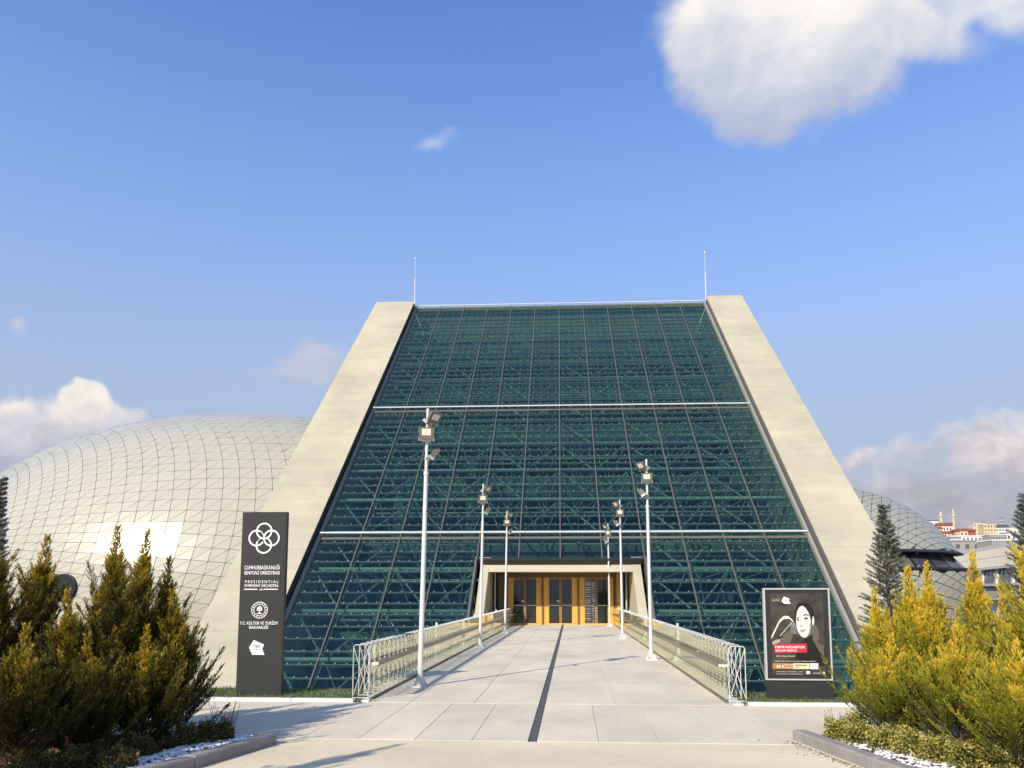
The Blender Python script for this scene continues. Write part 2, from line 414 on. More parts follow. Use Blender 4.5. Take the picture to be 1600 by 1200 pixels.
# ---------------------------------------------------------------- the ground
g = MB().bb(-4000, 4000, -300, 8000, -4.8, -4.2)
struct('ground', g, M_EARTH)
struct('terrace', MB().bb(-70, 70, -40, 13.55, -4.18, -0.09), M_CONC2)
SLY = 9.0
struct('road', MB().bb(-60, 60, -35, SLY, -0.085, 0.0), M_ROAD)
pav = struct('pavement', MB().bb(-60, 60, SLY + 0.012, 12.0, -0.085, -0.03), M_JOINT)
def slab(x0, x1, y0, y1, j=0.004, parent=pav, mi=None):
    m_ = M_SLAB[random.randrange(4) if mi is None else mi]
    dz_ = random.uniform(-0.0012, 0.0012)
    b_ = MB().bevbox(((x0 + x1) / 2, (y0 + y1) / 2, -0.018 + dz_), (x1 - x0 - j, y1 - y0 - j, 0.036), 0.004)
    return b_.build('slab', m_, parent)
xs = [-3.17, -2.5, -1.83, -1.16, -0.51]
xs2 = [-0.41, 0.3, 1.0, 1.75, 2.45]
front_cols = [-3.17 - 0.9 * k for k in range(14, 0, -1)] + xs
for a, b in zip(front_cols[:-1], front_cols[1:]): slab(a, b, SLY + 0.03, 11.98)
fc2 = xs2 + [2.45 + 0.9 * k for k in range(1, 15)]
for a, b in zip(fc2[:-1], fc2[1:]): slab(a, b, SLY + 0.03, 11.98)
# white edging stones along the back of the pavement
for k in range(34):
    x0 = -17.4 + k * 1.0 + (.05 if k > 15 else 0)
    if x0 < -4.1 or x0 > 2.4:
        MB().bevbox((x0 + 0.5, 12.06, 0.0), (0.992, 0.12, 0.09), 0.01).build('edging_stone', M_LEDGE, pav)
# the bridge
bridge = struct('bridge_deck', MB().bb(-3.32, 2.60, 12.0, 42.2, -0.7, -0.05), M_CONC2)
rows = [12.0 + 2.45 * k for k in range(13)]
for y0, y1 in zip(rows[:-1], rows[1:]):
    for a, b in ((-3.17, -2.52), (-2.52, -1.51), (-1.51, -0.51), (-0.41, 0.66), (0.66, 1.72), (1.72, 2.45)):
        slab(a, b, y0, y1 if y1 < 41 else 41.4, 0.0035, bridge)
k = 0; y = SLY + 0.03
grate = None
while y < 41.2:
    if grate is None: grate = MB().bevbox((0, 0, 0), (0.088, 0.485, 0.03), 0.004).mesh('drain_grate', M_DRAIN)
    o = link('drain_grate', grate, bridge); o.location = (-0.46, y + 0.25, -0.022 + random.uniform(-.001, .001)); y += 0.5

# planters: soil, kerbs, pebbles
def in_poly(p, poly):
    x, y_ = p; ins = False
    for i in range(len(poly)):
        x1, y1 = poly[i]; x2, y2 = poly[i - 1]
        if (y1 > y_) != (y2 > y_) and x < (x2 - x1) * (y_ - y1) / (y2 - y1) + x1: ins = not ins
    return ins
def pebbles(path, n, width, seed):
    r_ = np.random.default_rng(seed); mb = MB()
    ico = [(0, 0, 1), (.9, 0, .3), (.28, .85, .3), (-.72, .53, .3), (-.72, -.53, .3), (.28, -.85, .3), (0, 0, -.6)]
    fs = [(0, i, i % 5 + 1) for i in range(1, 6)] + [(6, i % 5 + 1, i) for i in range(1, 6)]
    segs = [(Vector(a), Vector(b)) for a, b in zip(path[:-1], path[1:])]; tot = sum((b - a).length for a, b in segs)
    for _ in range(n):
        t = r_.random() * tot
        for a, b in segs:
            l = (b - a).length
            if t < l: break
            t -= l
        d = (b - a).normalized(); nrm = Vector((-d.y, d.x)); off = (r_.random() ** 0.8) * width
        p = a + d * t + nrm * off; s_ = r_.uniform(0.012, 0.03); rz = Matrix.Rotation(r_.uniform(0, 6.28), 3, 'Z')
        mb.add([Vector((p.x, p.y, 0.075 + r_.uniform(0, 0.012))) + rz @ Vector((v[0] * s_ * 1.3, v[1] * s_, v[2] * s_ * .7)) for v in ico], fs)
    return mb
def planter(name, label, poly, kerb_path, peb_path, seed):
    t = thing(name, label, 'planter bed')
    MB().prism(poly, 'z', -0.05, 0.07).build('soil', M_SOIL, t)
    for a, b in zip(kerb_path[:-1], kerb_path[1:]):
        a, b = Vector(a), Vector(b); L_ = (b - a).length; n_ = max(1, round(L_ / 0.9)); d = (b - a) / n_
        for i in range(n_):
            c_ = a + d * (i + .5)
            MB().bevbox((c_.x, c_.y, 0.05), (d.length - 0.008, 0.16, 0.14), 0.018, rz=math.atan2(d.y, d.x)).build('kerb_stone', M_KERB, t)
    pebbles(peb_path, 1500, 0.42, seed).build('pebbles', M_PEB, t, kind='stuff')
    return t
planter('planter', 'kerbed planting bed at left with shaded conifers and pebbles in it',
        [(-3.48, 8.75), (-3.80, 7.45), (-4.35, 5.6), (-5.2, 4.2), (-14, 4.2), (-14, 8.75)],
        [(-5.2, 4.1), (-4.27, 5.6), (-3.72, 7.45), (-3.40, 8.70)],
        [(-4.5, 5.0), (-4.37, 5.6), (-3.83, 7.45), (-3.55, 8.7)], 3)
planter('planter', 'kerbed planting bed at right with sunlit golden conifers and white pebbles',
        [(2.72, 9.25), (14, 9.25), (14, 4.2), (4.6, 4.2), (3.5, 6.2), (3.02, 7.8)],
        [(2.62, 9.32), (2.93, 7.8), (3.42, 6.1), (4.5, 4.1)],
        [(2.85, 9.1), (3.08, 7.8), (3.6, 6.2), (4.7, 4.4)], 4)

# grass strip behind the pavement
def grass(x0, x1, y0, y1, n, seed, hgt):
    r_ = np.random.default_rng(seed); n = int(n)
    p = np.stack([r_.uniform(x0, x1, n), r_.uniform(y0, y1, n), np.zeros(n)], 1)
    cl = 0.6 + 0.6 * np.sin(p[:, 0] * 3.1 + np.sin(p[:, 0] * 7)) ** 2
    a = r_.uniform(0, 6.28, n); w = 0.006; h = hgt * r_.uniform(.4, 1.1, n) * cl
    s_ = np.stack([np.cos(a), np.sin(a), 0 * a], 1) * w; ln = np.stack([r_.normal(0, .35, n), r_.normal(0, .35, n), np.ones(n)], 1) * h[:, None]
    return np.stack([p - s_, p + s_, p + ln], 1).reshape(-1, 3), r_.uniform(0, 1, n)
for x0, x1 in ((-16, -3.35), (2.62, 12)):
    struct('verge', MB().bb(x0, x1, 12.12, 13.55, -0.085, 0.005), M_EARTH)
    V_, t_ = grass(x0, x1, 12.13, 13.5, 9000 * (x1 - x0) / 6, 5, 0.085)
    o = link('grass', fast_mesh('grass', V_, 3, M_GRASS, t_)); o['kind'] = 'stuff'
    o['label'] = 'short green grass strip behind the pavement edge ' + ('around the tall dark sign' if x0 < 0 else 'around the poster stand'); o['category'] = 'grass'

# ---------------------------------------------------------------- the hall
HALL = thing('concert_hall', 'huge sloping teal glass hall between two cream concrete wings, with wood entrance doors', 'building', (-0.5, 34.84, 0), 0.0140)
SL = R(41); cs, sn = math.cos(SL), math.sin(SL)
HW, MOD, STOP, SBOT = 12.62, 3.15, 41.0, -6.6
ROWH = MOD / 4
S0 = 20.72
def fp(x, s, off=0.0):      # point on the glass slope, off = metres outward (towards the viewer / up)
    return Vector((x, s * cs - off * sn, s * sn + off * cs))
RS = Matrix(((1, 0, 0), (0, cs, -sn), (0, sn, cs)))    # slope frame: local y runs up the slope
def sbox(mb, x0, x1, s0, s1, o0, o1, m=0):
    return mb.box(fp((x0 + x1) / 2, (s0 + s1) / 2, (o0 + o1) / 2), (x1 - x0, s1 - s0, o1 - o0), m, rot=RS)
WO, WI, PROUD = 15.95, 12.88, 0.58
for sgn in (-1, 1):
    top = fp(0, 41.25, PROUD); bot = fp(0, -7.4, PROUD)
    poly = [(bot.y, bot.z), (top.y, top.z), (top.y + 1.2, top.z - 0.5), (top.y + 10, -4.2), (bot.y + 1, -4.2)]
    a, b = (WI, WO) if sgn > 0 else (-WO - 0.35, -WI)
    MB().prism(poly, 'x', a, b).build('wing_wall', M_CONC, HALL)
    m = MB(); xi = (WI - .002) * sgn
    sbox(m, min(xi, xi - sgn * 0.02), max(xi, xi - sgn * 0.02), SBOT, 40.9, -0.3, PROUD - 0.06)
    m.build('wing_reveal', M_DARKF if sgn < 0 else M_GREYF, HALL)  # left reveal dark, right paler: shade and sunlight put into the colour
    m = MB(); xa = sgn * (HW + 0.05)
    sbox(m, min(xa, xa + sgn * 0.14), max(xa, xa + sgn * 0.14), SBOT, STOP, -0.1, 0.16)
    m.build('edge_frame', mat('dull grey frame %d' % sgn, (.27, .26, .23), .75, spec=.2), HALL)
    m = MB(); sbox(m, min(sgn * (HW + .19), sgn * WI), max(sgn * (HW + .19), sgn * WI), SBOT, STOP, -0.3, 0.02); m.build('gutter', M_DARKF, HALL)
BAY = 2 * HW / 12
NT = 5.05       # top of the entrance notch, along the slope
rows_s = []
s = S0
while s > SBOT: s -= ROWH
while s < STOP - 0.2:
    rows_s.append(s); s += ROWH
rows_s.append(STOP)
pane_cache = {}
panes = []
for r in range(len(rows_s) - 1):
    s0, s1 = rows_s[r], rows_s[r + 1]
    for b in range(12):
        x0 = -HW + b * BAY; x1 = x0 + BAY
        if 4 <= b < 8 and s1 < 7.3: continue
        panes.append((s0, s1, x0, x1))
for b in range(4, 8):       # tall plain panes over the entrance
    x0 = -HW + b * BAY
    panes.insert(0, (NT + 0.06, 7.02, x0, x0 + BAY))
rest = [MB() for _ in M_GLASS]
for i, (s0, s1, x0, x1) in enumerate(panes):
    gi = random.randrange(3)
    if i < 300:
        key = (round(s1 - s0, 2), gi)
        if key not in pane_cache:
            m = MB(); sbox(m, -BAY / 2 + .012, BAY / 2 - .012, -(s1 - s0) / 2 + .008, (s1 - s0) / 2 - .008, -0.01, 0.01)
            pane_cache[key] = m.mesh('glass_pane', M_GLASS[gi])
        o = link('glass_pane', pane_cache[key], HALL); o.location = fp((x0 + x1) / 2, (s0 + s1) / 2, 0)
        o.rotation_euler = (random.gauss(0, .005), random.gauss(0, .004), random.gauss(0, .001))
    else:
        sbox(rest[gi], x0 + .012, x1 - .012, s0 + .008, s1 - .008, -0.01, 0.01)
mm_ = MB()
for gi, q in enumerate(rest): mm_.add(q.v, q.f, gi)
mm_.build('upper_panes', M_GLASS, HALL, kind='stuff')
# mullions running up the slope
for b in range(1, 12):
    m = MB(); x0 = -HW + b * BAY
    lo = SBOT if (b <= 4 or b >= 8) else NT
    sbox(m, x0 - 0.028, x0 + 0.028, lo, STOP, 0.015, 0.085)
    m.build('mullion', M_MULL, HALL)
# white pipes lying across the glass
for sv in (7.1, 21.45, STOP + 0.08):
    m = MB(); m.tube(fp(-HW - .1, sv, 0.22), fp(HW + .1, sv, 0.22), 0.048, 8)
    for b in range(13): m.tube(fp(-HW + b * BAY, sv, 0.0), fp(-HW + b * BAY, sv, 0.22), 0.03, 5)
    m.build('cross_pipe', [M_STEEL], HALL)
    m = MB(); sbox(m, -HW, HW, sv - 0.36, sv - 0.17, 0.012, 0.05); m.build('dark_seam', M_GREYF, HALL)
# rails behind every glass joint and their clamps
clamps = MB()
for si, sv in enumerate(rows_s[1:-1]):
    for (xa, xb) in ([(-HW, HW)] if sv > 7.0 else [(-HW, -BAY * 2 - .05), (BAY * 2 + .05, HW)]):
        m = MB(); sbox(m, xa, xb, sv - 0.026, sv + 0.026, -0.12, -0.03)
        m.build('glazing_rail', M_TRUSS, HALL)
    for b in range(12):
        if 4 <= b < 8 and sv < 7.1: continue
        for q in range(4):
            x = -HW + (b + (q + .5) / 4) * BAY
            sbox(clamps, x - 0.02, x + 0.02, sv - 0.022, sv + 0.022, 0.011, 0.035)
clamps.build('glass_clamps', M_GALV, HALL, kind='stuff')
# space frame behind the glass
mods = []
s = S0
while s > SBOT + 0.5: s -= MOD
s += MOD if s < SBOT else 0
while s < STOP: mods.append(s); s += MOD
inner = MB()
for i, sv in enumerate(mods):
    spans = [(-HW, HW)] if sv > 7 else [(-HW, -BAY * 2 - .1), (BAY * 2 + .1, HW)]
    for xa, xb in spans:
        MB().tube(fp(xa + .1, sv, -0.55), fp(xb - .1, sv, -0.55), 0.13, 8).build('truss_tube', M_TRUSS, HALL)
for i in range(len(mods) - 1):
    s0, s1 = mods[i], mods[i + 1]
    for b in range(12):
        if 4 <= b < 8 and s0 < 5: continue
        xl = -HW + b * BAY; xr = xl + BAY
        p, q = (fp(xl, s1, -.6), fp(xr, s0, -.6)) if b % 2 == 0 else (fp(xr, s1, -.6), fp(xl, s0, -.6))
        dd = (q - p).normalized() * 0.35
        MB().tube(p + dd, q - dd, 0.052, 6).build('brace', M_TRUSS, HALL)
        # inner layer
        xm = (xl + xr) / 2; sm = (s0 + s1) / 2
        inner.tube(fp(xl, s0, -.6), fp(xm, sm, -2.6), 0.035, 5).tube(fp(xr, s0, -.6), fp(xm, sm, -2.6), 0.035, 5)
        inner.tube(fp(xl, s1, -.6), fp(xm, sm, -2.6), 0.03, 5).tube(fp(xr, s1, -.6), fp(xm, sm, -2.6), 0.03, 5)
    for xa, xb in ([(-HW, HW)] if s0 > 5 else [(-HW, -BAY * 2 - .1), (BAY * 2 + .1, HW)]):
        inner.tube(fp(xa, (s0 + s1) / 2, -2.6), fp(xb, (s0 + s1) / 2, -2.6), 0.075, 6)
for b in range(12):
    if 4 <= b < 8:
        inner.tube(fp(-HW + (b + .5) * BAY, 7.5, -2.6), fp(-HW + (b + .5) * BAY, STOP - 1, -2.6), 0.05, 5)
    else: inner.tube(fp(-HW + (b + .5) * BAY, SBOT, -2.6), fp(-HW + (b + .5) * BAY, STOP - 1, -2.6), 0.05, 5)
inner.build('inner_space_frame', M_TRUSS, HALL, kind='stuff')
# rooms behind: floors, back wall, roof
m = MB()
for zf in (-1.2, 3.9, 8.3, 12.8, 17.3, 21.6):
    yf = zf / sn * cs + 5.2
    m.bb(-12.78, 12.78, yf, 38, zf - 0.45, zf, 1)
    m.bb(-12.78, 12.78, yf, yf + 0.1, zf, zf + 0.9, 0)
m.bb(-12.78, 12.78, 38, 38.4, -4.2, 28.2, 0)
for x in (-10, -5.5, 5.5, 10): m.bb(x - .3, x + .3, 12, 12.6, -4.2, 10, 1)
m.build('interior_floors', [M_INT, M_INT2], HALL)
m = MB()
for sg in (-1, 1):
    m.prism([(fp(0, -5, -3.4).y, fp(0, -5, -3.4).z), (fp(0, 40.3, -3.4).y, fp(0, 40.3, -3.4).z), (38, 27), (38, -4.2)], 'x', sg * 12.80, sg * 12.87)
m.build('interior_side_wall', M_INT, HALL)
tp = fp(0, STOP + .1, 0)
MB().prism([(tp.y, tp.z + .02), (tp.y + 1.1, tp.z - .3), (tp.y + 9.4, -4.2), (tp.y + 9.0, -4.2), (tp.y + .7, tp.z - .7), (tp.y, tp.z - .4)], 'x', -WI, WI).build('rear_roof', M_CONC2, HALL)
for sg in (-1, 1):
    t = fp(sg * (HW + .2), 40.95, PROUD)
    m = MB(); m.tube(t - Vector((0, 0, .3)), t + Vector((0, 0, 2.3)), 0.045, 6).tube(t + Vector((0, 0, 2.3)), t + Vector((0, 0, 4.0)), 0.02, 5)
    m.tube(t + Vector((0, 0, 4.0)), t + Vector((0, 0, 4.14)), 0.07, 6)
    m.build('lightning_rod', M_STEEL, HALL)
# entrance portal, cut into the slope
NB = BAY * 2
def fy(z): return z / sn * cs         # y of the glass slope at height z
for sg in (-1, 1):
    x0 = sg * (NB - 0.02)
    MB().prism([(fy(0) - .02, -.02), (fy(3.42) - .02, 3.42), (fy(3.42) + .9, 3.42), (fy(0) + .9, -.02)], 'x', min(x0, x0 + sg * .05), max(x0, x0 + sg * .05)).build('notch_cheek', M_GREYF, HALL)
    m = MB(); sbox(m, min(x0, x0 + sg * .10), max(x0, x0 + sg * .10), 0, NT + .1, -.1, .12); m.build('notch_frame', M_GREYF, HALL)
    xo, xi = sg * (NB - .20), sg * (NB - .62)
    MB().prism([(.35, -.02), (.35 + fy(3.32), 3.32), (6.8, 3.32), (6.8, -.02)], 'x', min(xo, xi), max(xo, xi)).build('portal_jamb', M_CONC2, HALL)
yl = .35 + fy(2.70)
MB().prism([(yl + .02, 2.70), (yl + .02 + fy(.618), 3.318), (6.8, 3.318), (6.8, 2.70)], 'x', -(NB - .623), NB - .623).build('portal_lintel', M_CONC2, HALL)
m = MB(); sbox(m, -NB, NB, NT - .12, NT + .04, -.25, .10); m.bb(-NB + .05, NB - .05, fy(3.34) + .15, 8.0, 3.345, 3.40); m.build('notch_head', M_DARKF, HALL)
for sg in (-1, 1): MB().bb(sg * (NB - .7), sg * (NB - .1), fy(3.3) + .02, fy(3.3) + .10, 3.34, 3.44).build('light_box', M_GALV, HALL)
# door wall
DY = 5.85
MB().bb(-NB + .63, NB - .63, DY + .25, DY + .3, 0, 2.68).build('dark_backing', M_BLACK, HALL)
MB().bb(-2.86, 2.86, DY - .02, DY + .2, 2.46, 2.68).build('door_head', M_WOODD, HALL)
for k in range(3):
    cx = -1.87 + 1.87 * k
    d = link('entrance_door', MB().bb(cx - .905, cx - .60, DY, DY + .14, 0, 2.455).bb(cx + .60, cx + .905, DY, DY + .14, 0, 2.455)
             .bb(cx - .6, cx + .6, DY, DY + .12, 2.36, 2.455, 1).bb(cx - .6, cx + .6, DY, DY + .10, 0.0, .07)
             .bb(cx - .065, cx - .005, DY - .01, DY + .10, .07, 2.36, 1).bb(cx + .005, cx + .065, DY - .01, DY + .10, .07, 2.36, 1).mesh('entrance_door', [M_WOOD, M_WOODM]), HALL)
    for sg in (-1, 1):
        MB().bb(cx + sg * .07, cx + sg * .595, DY + .05, DY + .07, .072, 2.358).build('door_glass', M_DGLASS, d)
        MB().bb(cx + sg * .07, cx + sg * .595, DY - .02, DY + .02, 0.98, 1.02).build('push_bar', M_STAIN, d)
    MB().bb(cx - .17, cx - .07, DY - .03, DY - .005, 1.18, 1.26).build('door_handle', M_WHITE, d)
for x in (-2.87, -.935, .935, 2.87): MB().bb(x - .05, x + .05, DY - .06, DY + .15, 0, 2.6).build('door_post', M_WOODD, HALL)
m = MB()
for kx, (q0, q1) in enumerate(((0.0, 0.30), (0.34, .5))):
    z = .1
    while z < 2.3:
        hh = random.choice((.03, .05, .02)); m.bb(1.87 - .58 + q0, 1.87 - .58 + q1, DY + .040, DY + .046, z, z + hh); z += hh + random.uniform(.03, .08)
m.build('louvre_reflection', M_STAIN, HALL)  # strips standing in for a louvred reflection in the door glass
for sg in (-1, 1):
    MB().bb(sg * 2.93, sg * 3.25, DY - .02, DY + .1, 0, 2.68).build('wood_panel', M_WOOD if sg > 0 else M_WOODD, HALL)
    MB().bb(sg * 3.0, sg * (NB - .63), DY + .12, DY + .15, .05, 2.68).build('side_glass', M_DGLASS, HALL)
    MB().tube((sg * 3.42, DY - .4, 0), (sg * 3.42, DY - .4, 2.70), .05, 8).build('steel_post', M_GALV, HALL)

# ---------------------------------------------------------------- domes
def dome(name, label, C, semi, pole, nm, nr, material, keep, cap_rings=3, thick=0.10, gap=0.02, nparts=290, scale=1.0, parent=None, dth=None):
    """shell of flat triangular metal panels on an ellipsoid; keep(p) selects the panels that exist"""
    t = parent or thing(name, label, 'building', C)
    C = Vector(C)
    p = Vector(pole).normalized(); a = p.cross(Vector((0, 0, 1))).normalized(); b = p.cross(a)
    def node(i, j, n):
        th = dth * (i + 0.6); ph = 2 * math.pi * j / n
        d = p * math.cos(th) + (a * math.cos(ph) + b * math.sin(ph)) * math.sin(th)
        return Vector((d.x * semi[0], d.y * semi[1], d.z * semi[2])) * scale
    tris = []
    for i in range(nr):
        for j in range(nm):
            A, B, Cc, D = node(i, j, nm), node(i, j + 1, nm), node(i + 1, j + 1, nm), node(i + 1, j, nm)
            if i < cap_rings:
                if j % 2 == 0:
                    B2 = node(i, j + 2, nm); C2 = node(i + 1, j + 2, nm)
                    tris += [(A, B2, C2), (A, C2, D)]
            else: tris += [(A, B, Cc), (A, Cc, D)]
    out = []
    for T in tris:
        c_ = (T[0] + T[1] + T[2]) / 3
        if not keep(C + c_): continue
        n = (T[1] - T[0]).cross(T[2] - T[0])
        if n.length < 1e-6: continue
        n.normalize()
        if n.dot(Vector((c_.x / semi[0] ** 2, c_.y / semi[1] ** 2, c_.z / semi[2] ** 2))) < 0: n = -n; T = (T[0], T[2], T[1])
        v = EYE - (C + c_)
        if n.dot(v) < -0.15 * v.length: continue
        ar = (T[1] - T[0]).cross(T[2] - T[0]).length / 2 * max(0, n.dot(v.normalized())) / v.length_squared
        out.append((ar, T, n, c_))
    out.sort(key=lambda q: -q[0])
    rs = MB()
    for i, (ar, T, n, c_) in enumerate(out):
        per = sum((T[k] - T[(k + 1) % 3]).length for k in range(3)); r_in = (T[1] - T[0]).cross(T[2] - T[0]).length / per
        f = max(0.3, 1 - gap / max(r_in, 1e-3))
        tilt = n + Vector((random.gauss(0, .015), random.gauss(0, .015), random.gauss(0, .015)))
        vs = []
        for q in T:
            w = c_ + (q - c_) * f
            vs.append(w - n * ((w - c_).dot(tilt) - 0) * 0.9)
        vb = [w - n * thick for w in vs]
        m = rs if i >= nparts else MB()
        m.add(vs + vb, [(0, 1, 2), (0, 3, 4, 1), (1, 4, 5, 2), (2, 5, 3, 0)])
        if i < nparts: m.build('panel', material, t)
    if rs.v: rs.build('panel_field', material, t, kind='stuff')
    return t
def shell(C, semi, k, keepz, clipx, sgn, parent, name='dome_shell', material=None):
    bm = bmesh.new(); bmesh.ops.create_uvsphere(bm, u_segments=96, v_segments=64, radius=1)
    for v in bm.verts: v.co = Vector((v.co.x * semi[0], v.co.y * semi[1], v.co.z * semi[2])) * k
    for (co, no) in clipx: bmesh.ops.bisect_plane(bm, geom=bm.verts[:] + bm.edges[:] + bm.faces[:], plane_co=Vector(co) - Vector(C), plane_no=no, clear_outer=True)
    me = bpy.data.meshes.new(name); bm.to_mesh(me); bm.free(); me.materials.append(material or M_SHELL)
    return link(name, me, parent)
# left: large egg
CL = (-28.2, 66, 1.3); SEM = (25.6, 20.0, 15.7)
dl = dome('ovoid_hall', 'large pale triangulated metal dome rising behind the left conifers', CL, SEM, (-0.74, -0.64, 0.19), 100, 49, M_DOMEL,
          lambda p: p.x < -17.6 and p.z > -4.2, dth=0.0415, gap=0.012)
shell(CL, SEM, 0.992, None, [((-17.6, 0, 0), (1, 0, 0)), ((0, 0, -4.2), (0, 0, -1))], 1, dl)
d = ray(101, 918)      # porthole on the dome
oc = EYE - Vector(CL); q = lambda v: Vector((v.x / SEM[0], v.y / SEM[1], v.z / SEM[2]))
A_, B_, C_ = q(d).dot(q(d)), 2 * q(d).dot(q(oc)), q(oc).dot(q(oc)) - 1
tt = (-B_ - math.sqrt(max(0, B_ * B_ - 4 * A_ * C_))) / (2 * A_); hp = EYE + d * tt - Vector(CL)
nn = Vector((hp.x / SEM[0] ** 2, hp.y / SEM[1] ** 2, hp.z / SEM[2] ** 2)).normalized()
m = MB(); m.tube(hp - nn * .3, hp + nn * .16, 0.86, 28, 0); m.tube(hp + nn * .15, hp + nn * .19, 0.78, 28, 1)
m.build('porthole', [M_BLACK, M_DGLASS], dl)
# right: smaller egg with a ribbon window
CR = (23.9, 76, 0.4); SER = (13.0, 12.5, 11.5)
ZU, ZL = 4.95, 3.60
dr = dome('ovoid_hall', 'smaller grey metal dome with a ribbon window, right of the hall', CR, SER, (0.93, -0.33, -0.10), 56, 34, M_DOMER,
          lambda p: p.x > 16.3 and p.z > ZU + .25, dth=0.062, gap=0.03, nparts=200, cap_rings=0)
dome('ovoid_hall', '', CR, SER, (0.93, -0.33, -0.10), 56, 34, M_DOMER, lambda p: p.x > 16.3 and -4.2 < p.z < ZL - .15, dth=0.062, gap=0.03, nparts=90, scale=1.035, parent=dr, cap_rings=0)
shell(CR, SER, 0.99, None, [((16.3, 0, 0), (-1, 0, 0)), ((0, 0, ZU), (0, 0, -1))], 1, dr, 'upper_shell')
shell(CR, SER, 1.02, None, [((16.3, 0, 0), (-1, 0, 0)), ((0, 0, ZL), (0, 0, 1)), ((0, 0, -4.2), (0, 0, -1))], 1, dr, 'lower_shell')
def ering(z, k, n=72, a0=-180, a1=20):
    w = math.sqrt(max(0.0, 1 - ((z - CR[2]) / SER[2]) ** 2)) * k
    return [Vector((SER[0] * w * math.cos(R(a)), SER[1] * w * math.sin(R(a)), z - CR[2])) for a in np.linspace(a0, a1, n)]
def band(z0, k0, z1, k1, name, material, par, a0=-180, a1=20, n=72):
    A, B = ering(z0, k0, n, a0, a1), ering(z1, k1, n, a0, a1); m = MB()
    for i in range(len(A) - 1):
        if CR[0] + A[i].x < 16.4 or CR[0] + A[i + 1].x < 16.4: continue
        m.add([A[i], A[i + 1], B[i + 1], B[i]], [(0, 1, 2, 3)])
    me = m.mesh(name, material); return link(name, me, par)
band(ZU + .28, 1.012, ZU + .06, 1.03, 'eave', M_DARKF, dr)
band(ZU + .06, 1.03, ZU - .02, .93, 'eave_soffit', M_DARKF, dr)
band(ZL - .02, 1.05, ZL + .12, 1.05, 'sill', M_DARKF, dr)
band(ZL + .12, 1.05, ZL + .12, .90, 'sill_top', M_GREYF, dr)
band(ZL - .18, 1.036, ZL - .02, 1.05, 'sill_edge', M_DARKF, dr)
band(ZU, .94, ZL + .1, .985, 'window_backing', M_BLACK, dr)
for k in range(14):
    a0 = -150 + k * 10
    if k in (3, 7, 10): mat_ = M_GREYF
    else: mat_ = M_BWIN
    band(ZU - .05, .945, ZL + .16, .992, 'window_pane', mat_, dr, a0 + .5, a0 + 9.5, 4)

# ---------------------------------------------------------------- office block at right
WD = Vector((0.238, 1, 0)).normalized(); WP = Vector((38.6, 66.0, 0))
off = thing('office_building', 'long pale office block with ribbed cladding and grey window bands', 'building')
nrm = Vector((-WD.y, WD.x, 0))
def wallpt(t, z, o=0.0): return WP + WD * t + nrm * o + Vector((0, 0, z))
def wband(t0, t1, z0, z1, lean0, lean1, th, name, material, par=off):
    A = [wallpt(t0, z0, lean0), wallpt(t1, z0, lean0), wallpt(t1, z1, lean1), wallpt(t0, z1, lean1)]
    B = [v - nrm * th for v in A]
    return MB().add(A + B, [(0, 1, 2, 3), (7, 6, 5, 4), (0, 4, 5, 1), (1, 5, 6, 2), (2, 6, 7, 3), (3, 7, 4, 0)]).build(name, material, par)
T0, T1 = -14, 42
wband(T0, T1, 6.05, 6.42, -.5, -.5, 8, 'roof_edge', M_LEDGE)
for z0, z1, l0, l1 in ((5.12, 6.02, .1, -.4), (4.15, 5.09, .6, .1)):
    wband(T0, T1, z0, z1, l0 - .05, l1 - .05, 1.0, 'cladding_band', M_CLAD)
    m = MB(); t = T0
    while t < T1:
        a, b = wallpt(t, z0, l0 - .05), wallpt(t, z1, l1 - .05)
        w_ = WD * .05; n_ = nrm * .05
        m.add([a, a + w_, a + w_ + n_, a + n_, b, b + w_, b + w_ + n_, b + n_], [(0, 1, 2, 3), (4, 5, 6, 7), (0, 1, 5, 4), (2, 3, 7, 6), (1, 2, 6, 5), (0, 3, 7, 4)]); t += .42
    m.build('cladding_ribs', M_CLAD, off, kind='stuff')
zt = 4.12
for fl in range(3):
    wband(T0, T1, zt - .22, zt, .72, .72, 1.4, 'white_ledge', M_LEDGE)
    t = T0; i = 0
    while t < T1:
        wband(t, t + 4.3, zt - 1.6, zt - .23, .55, .3, .3, 'window', M_BWIN)
        wband(t + 4.32, t + 4.98, zt - 1.6, zt - .23, .65, .45, .3, 'pier', M_LEDGE)
        for q in (1.45, 2.9): wband(t + q, t + q + .08, zt - 1.6, zt - .23, .59, .34, .3, 'window_bar', M_GREYF)
        t += 5.0
    wband(T0, T1, zt - 1.85, zt - 1.61, .9, .9, 1.4, 'white_ledge', M_LEDGE)
    wband(T0, T1, zt - 2.9, zt - 1.86, .75, .6, 1.0, 'cladding_band', M_CLAD)
    zt -= 2.95

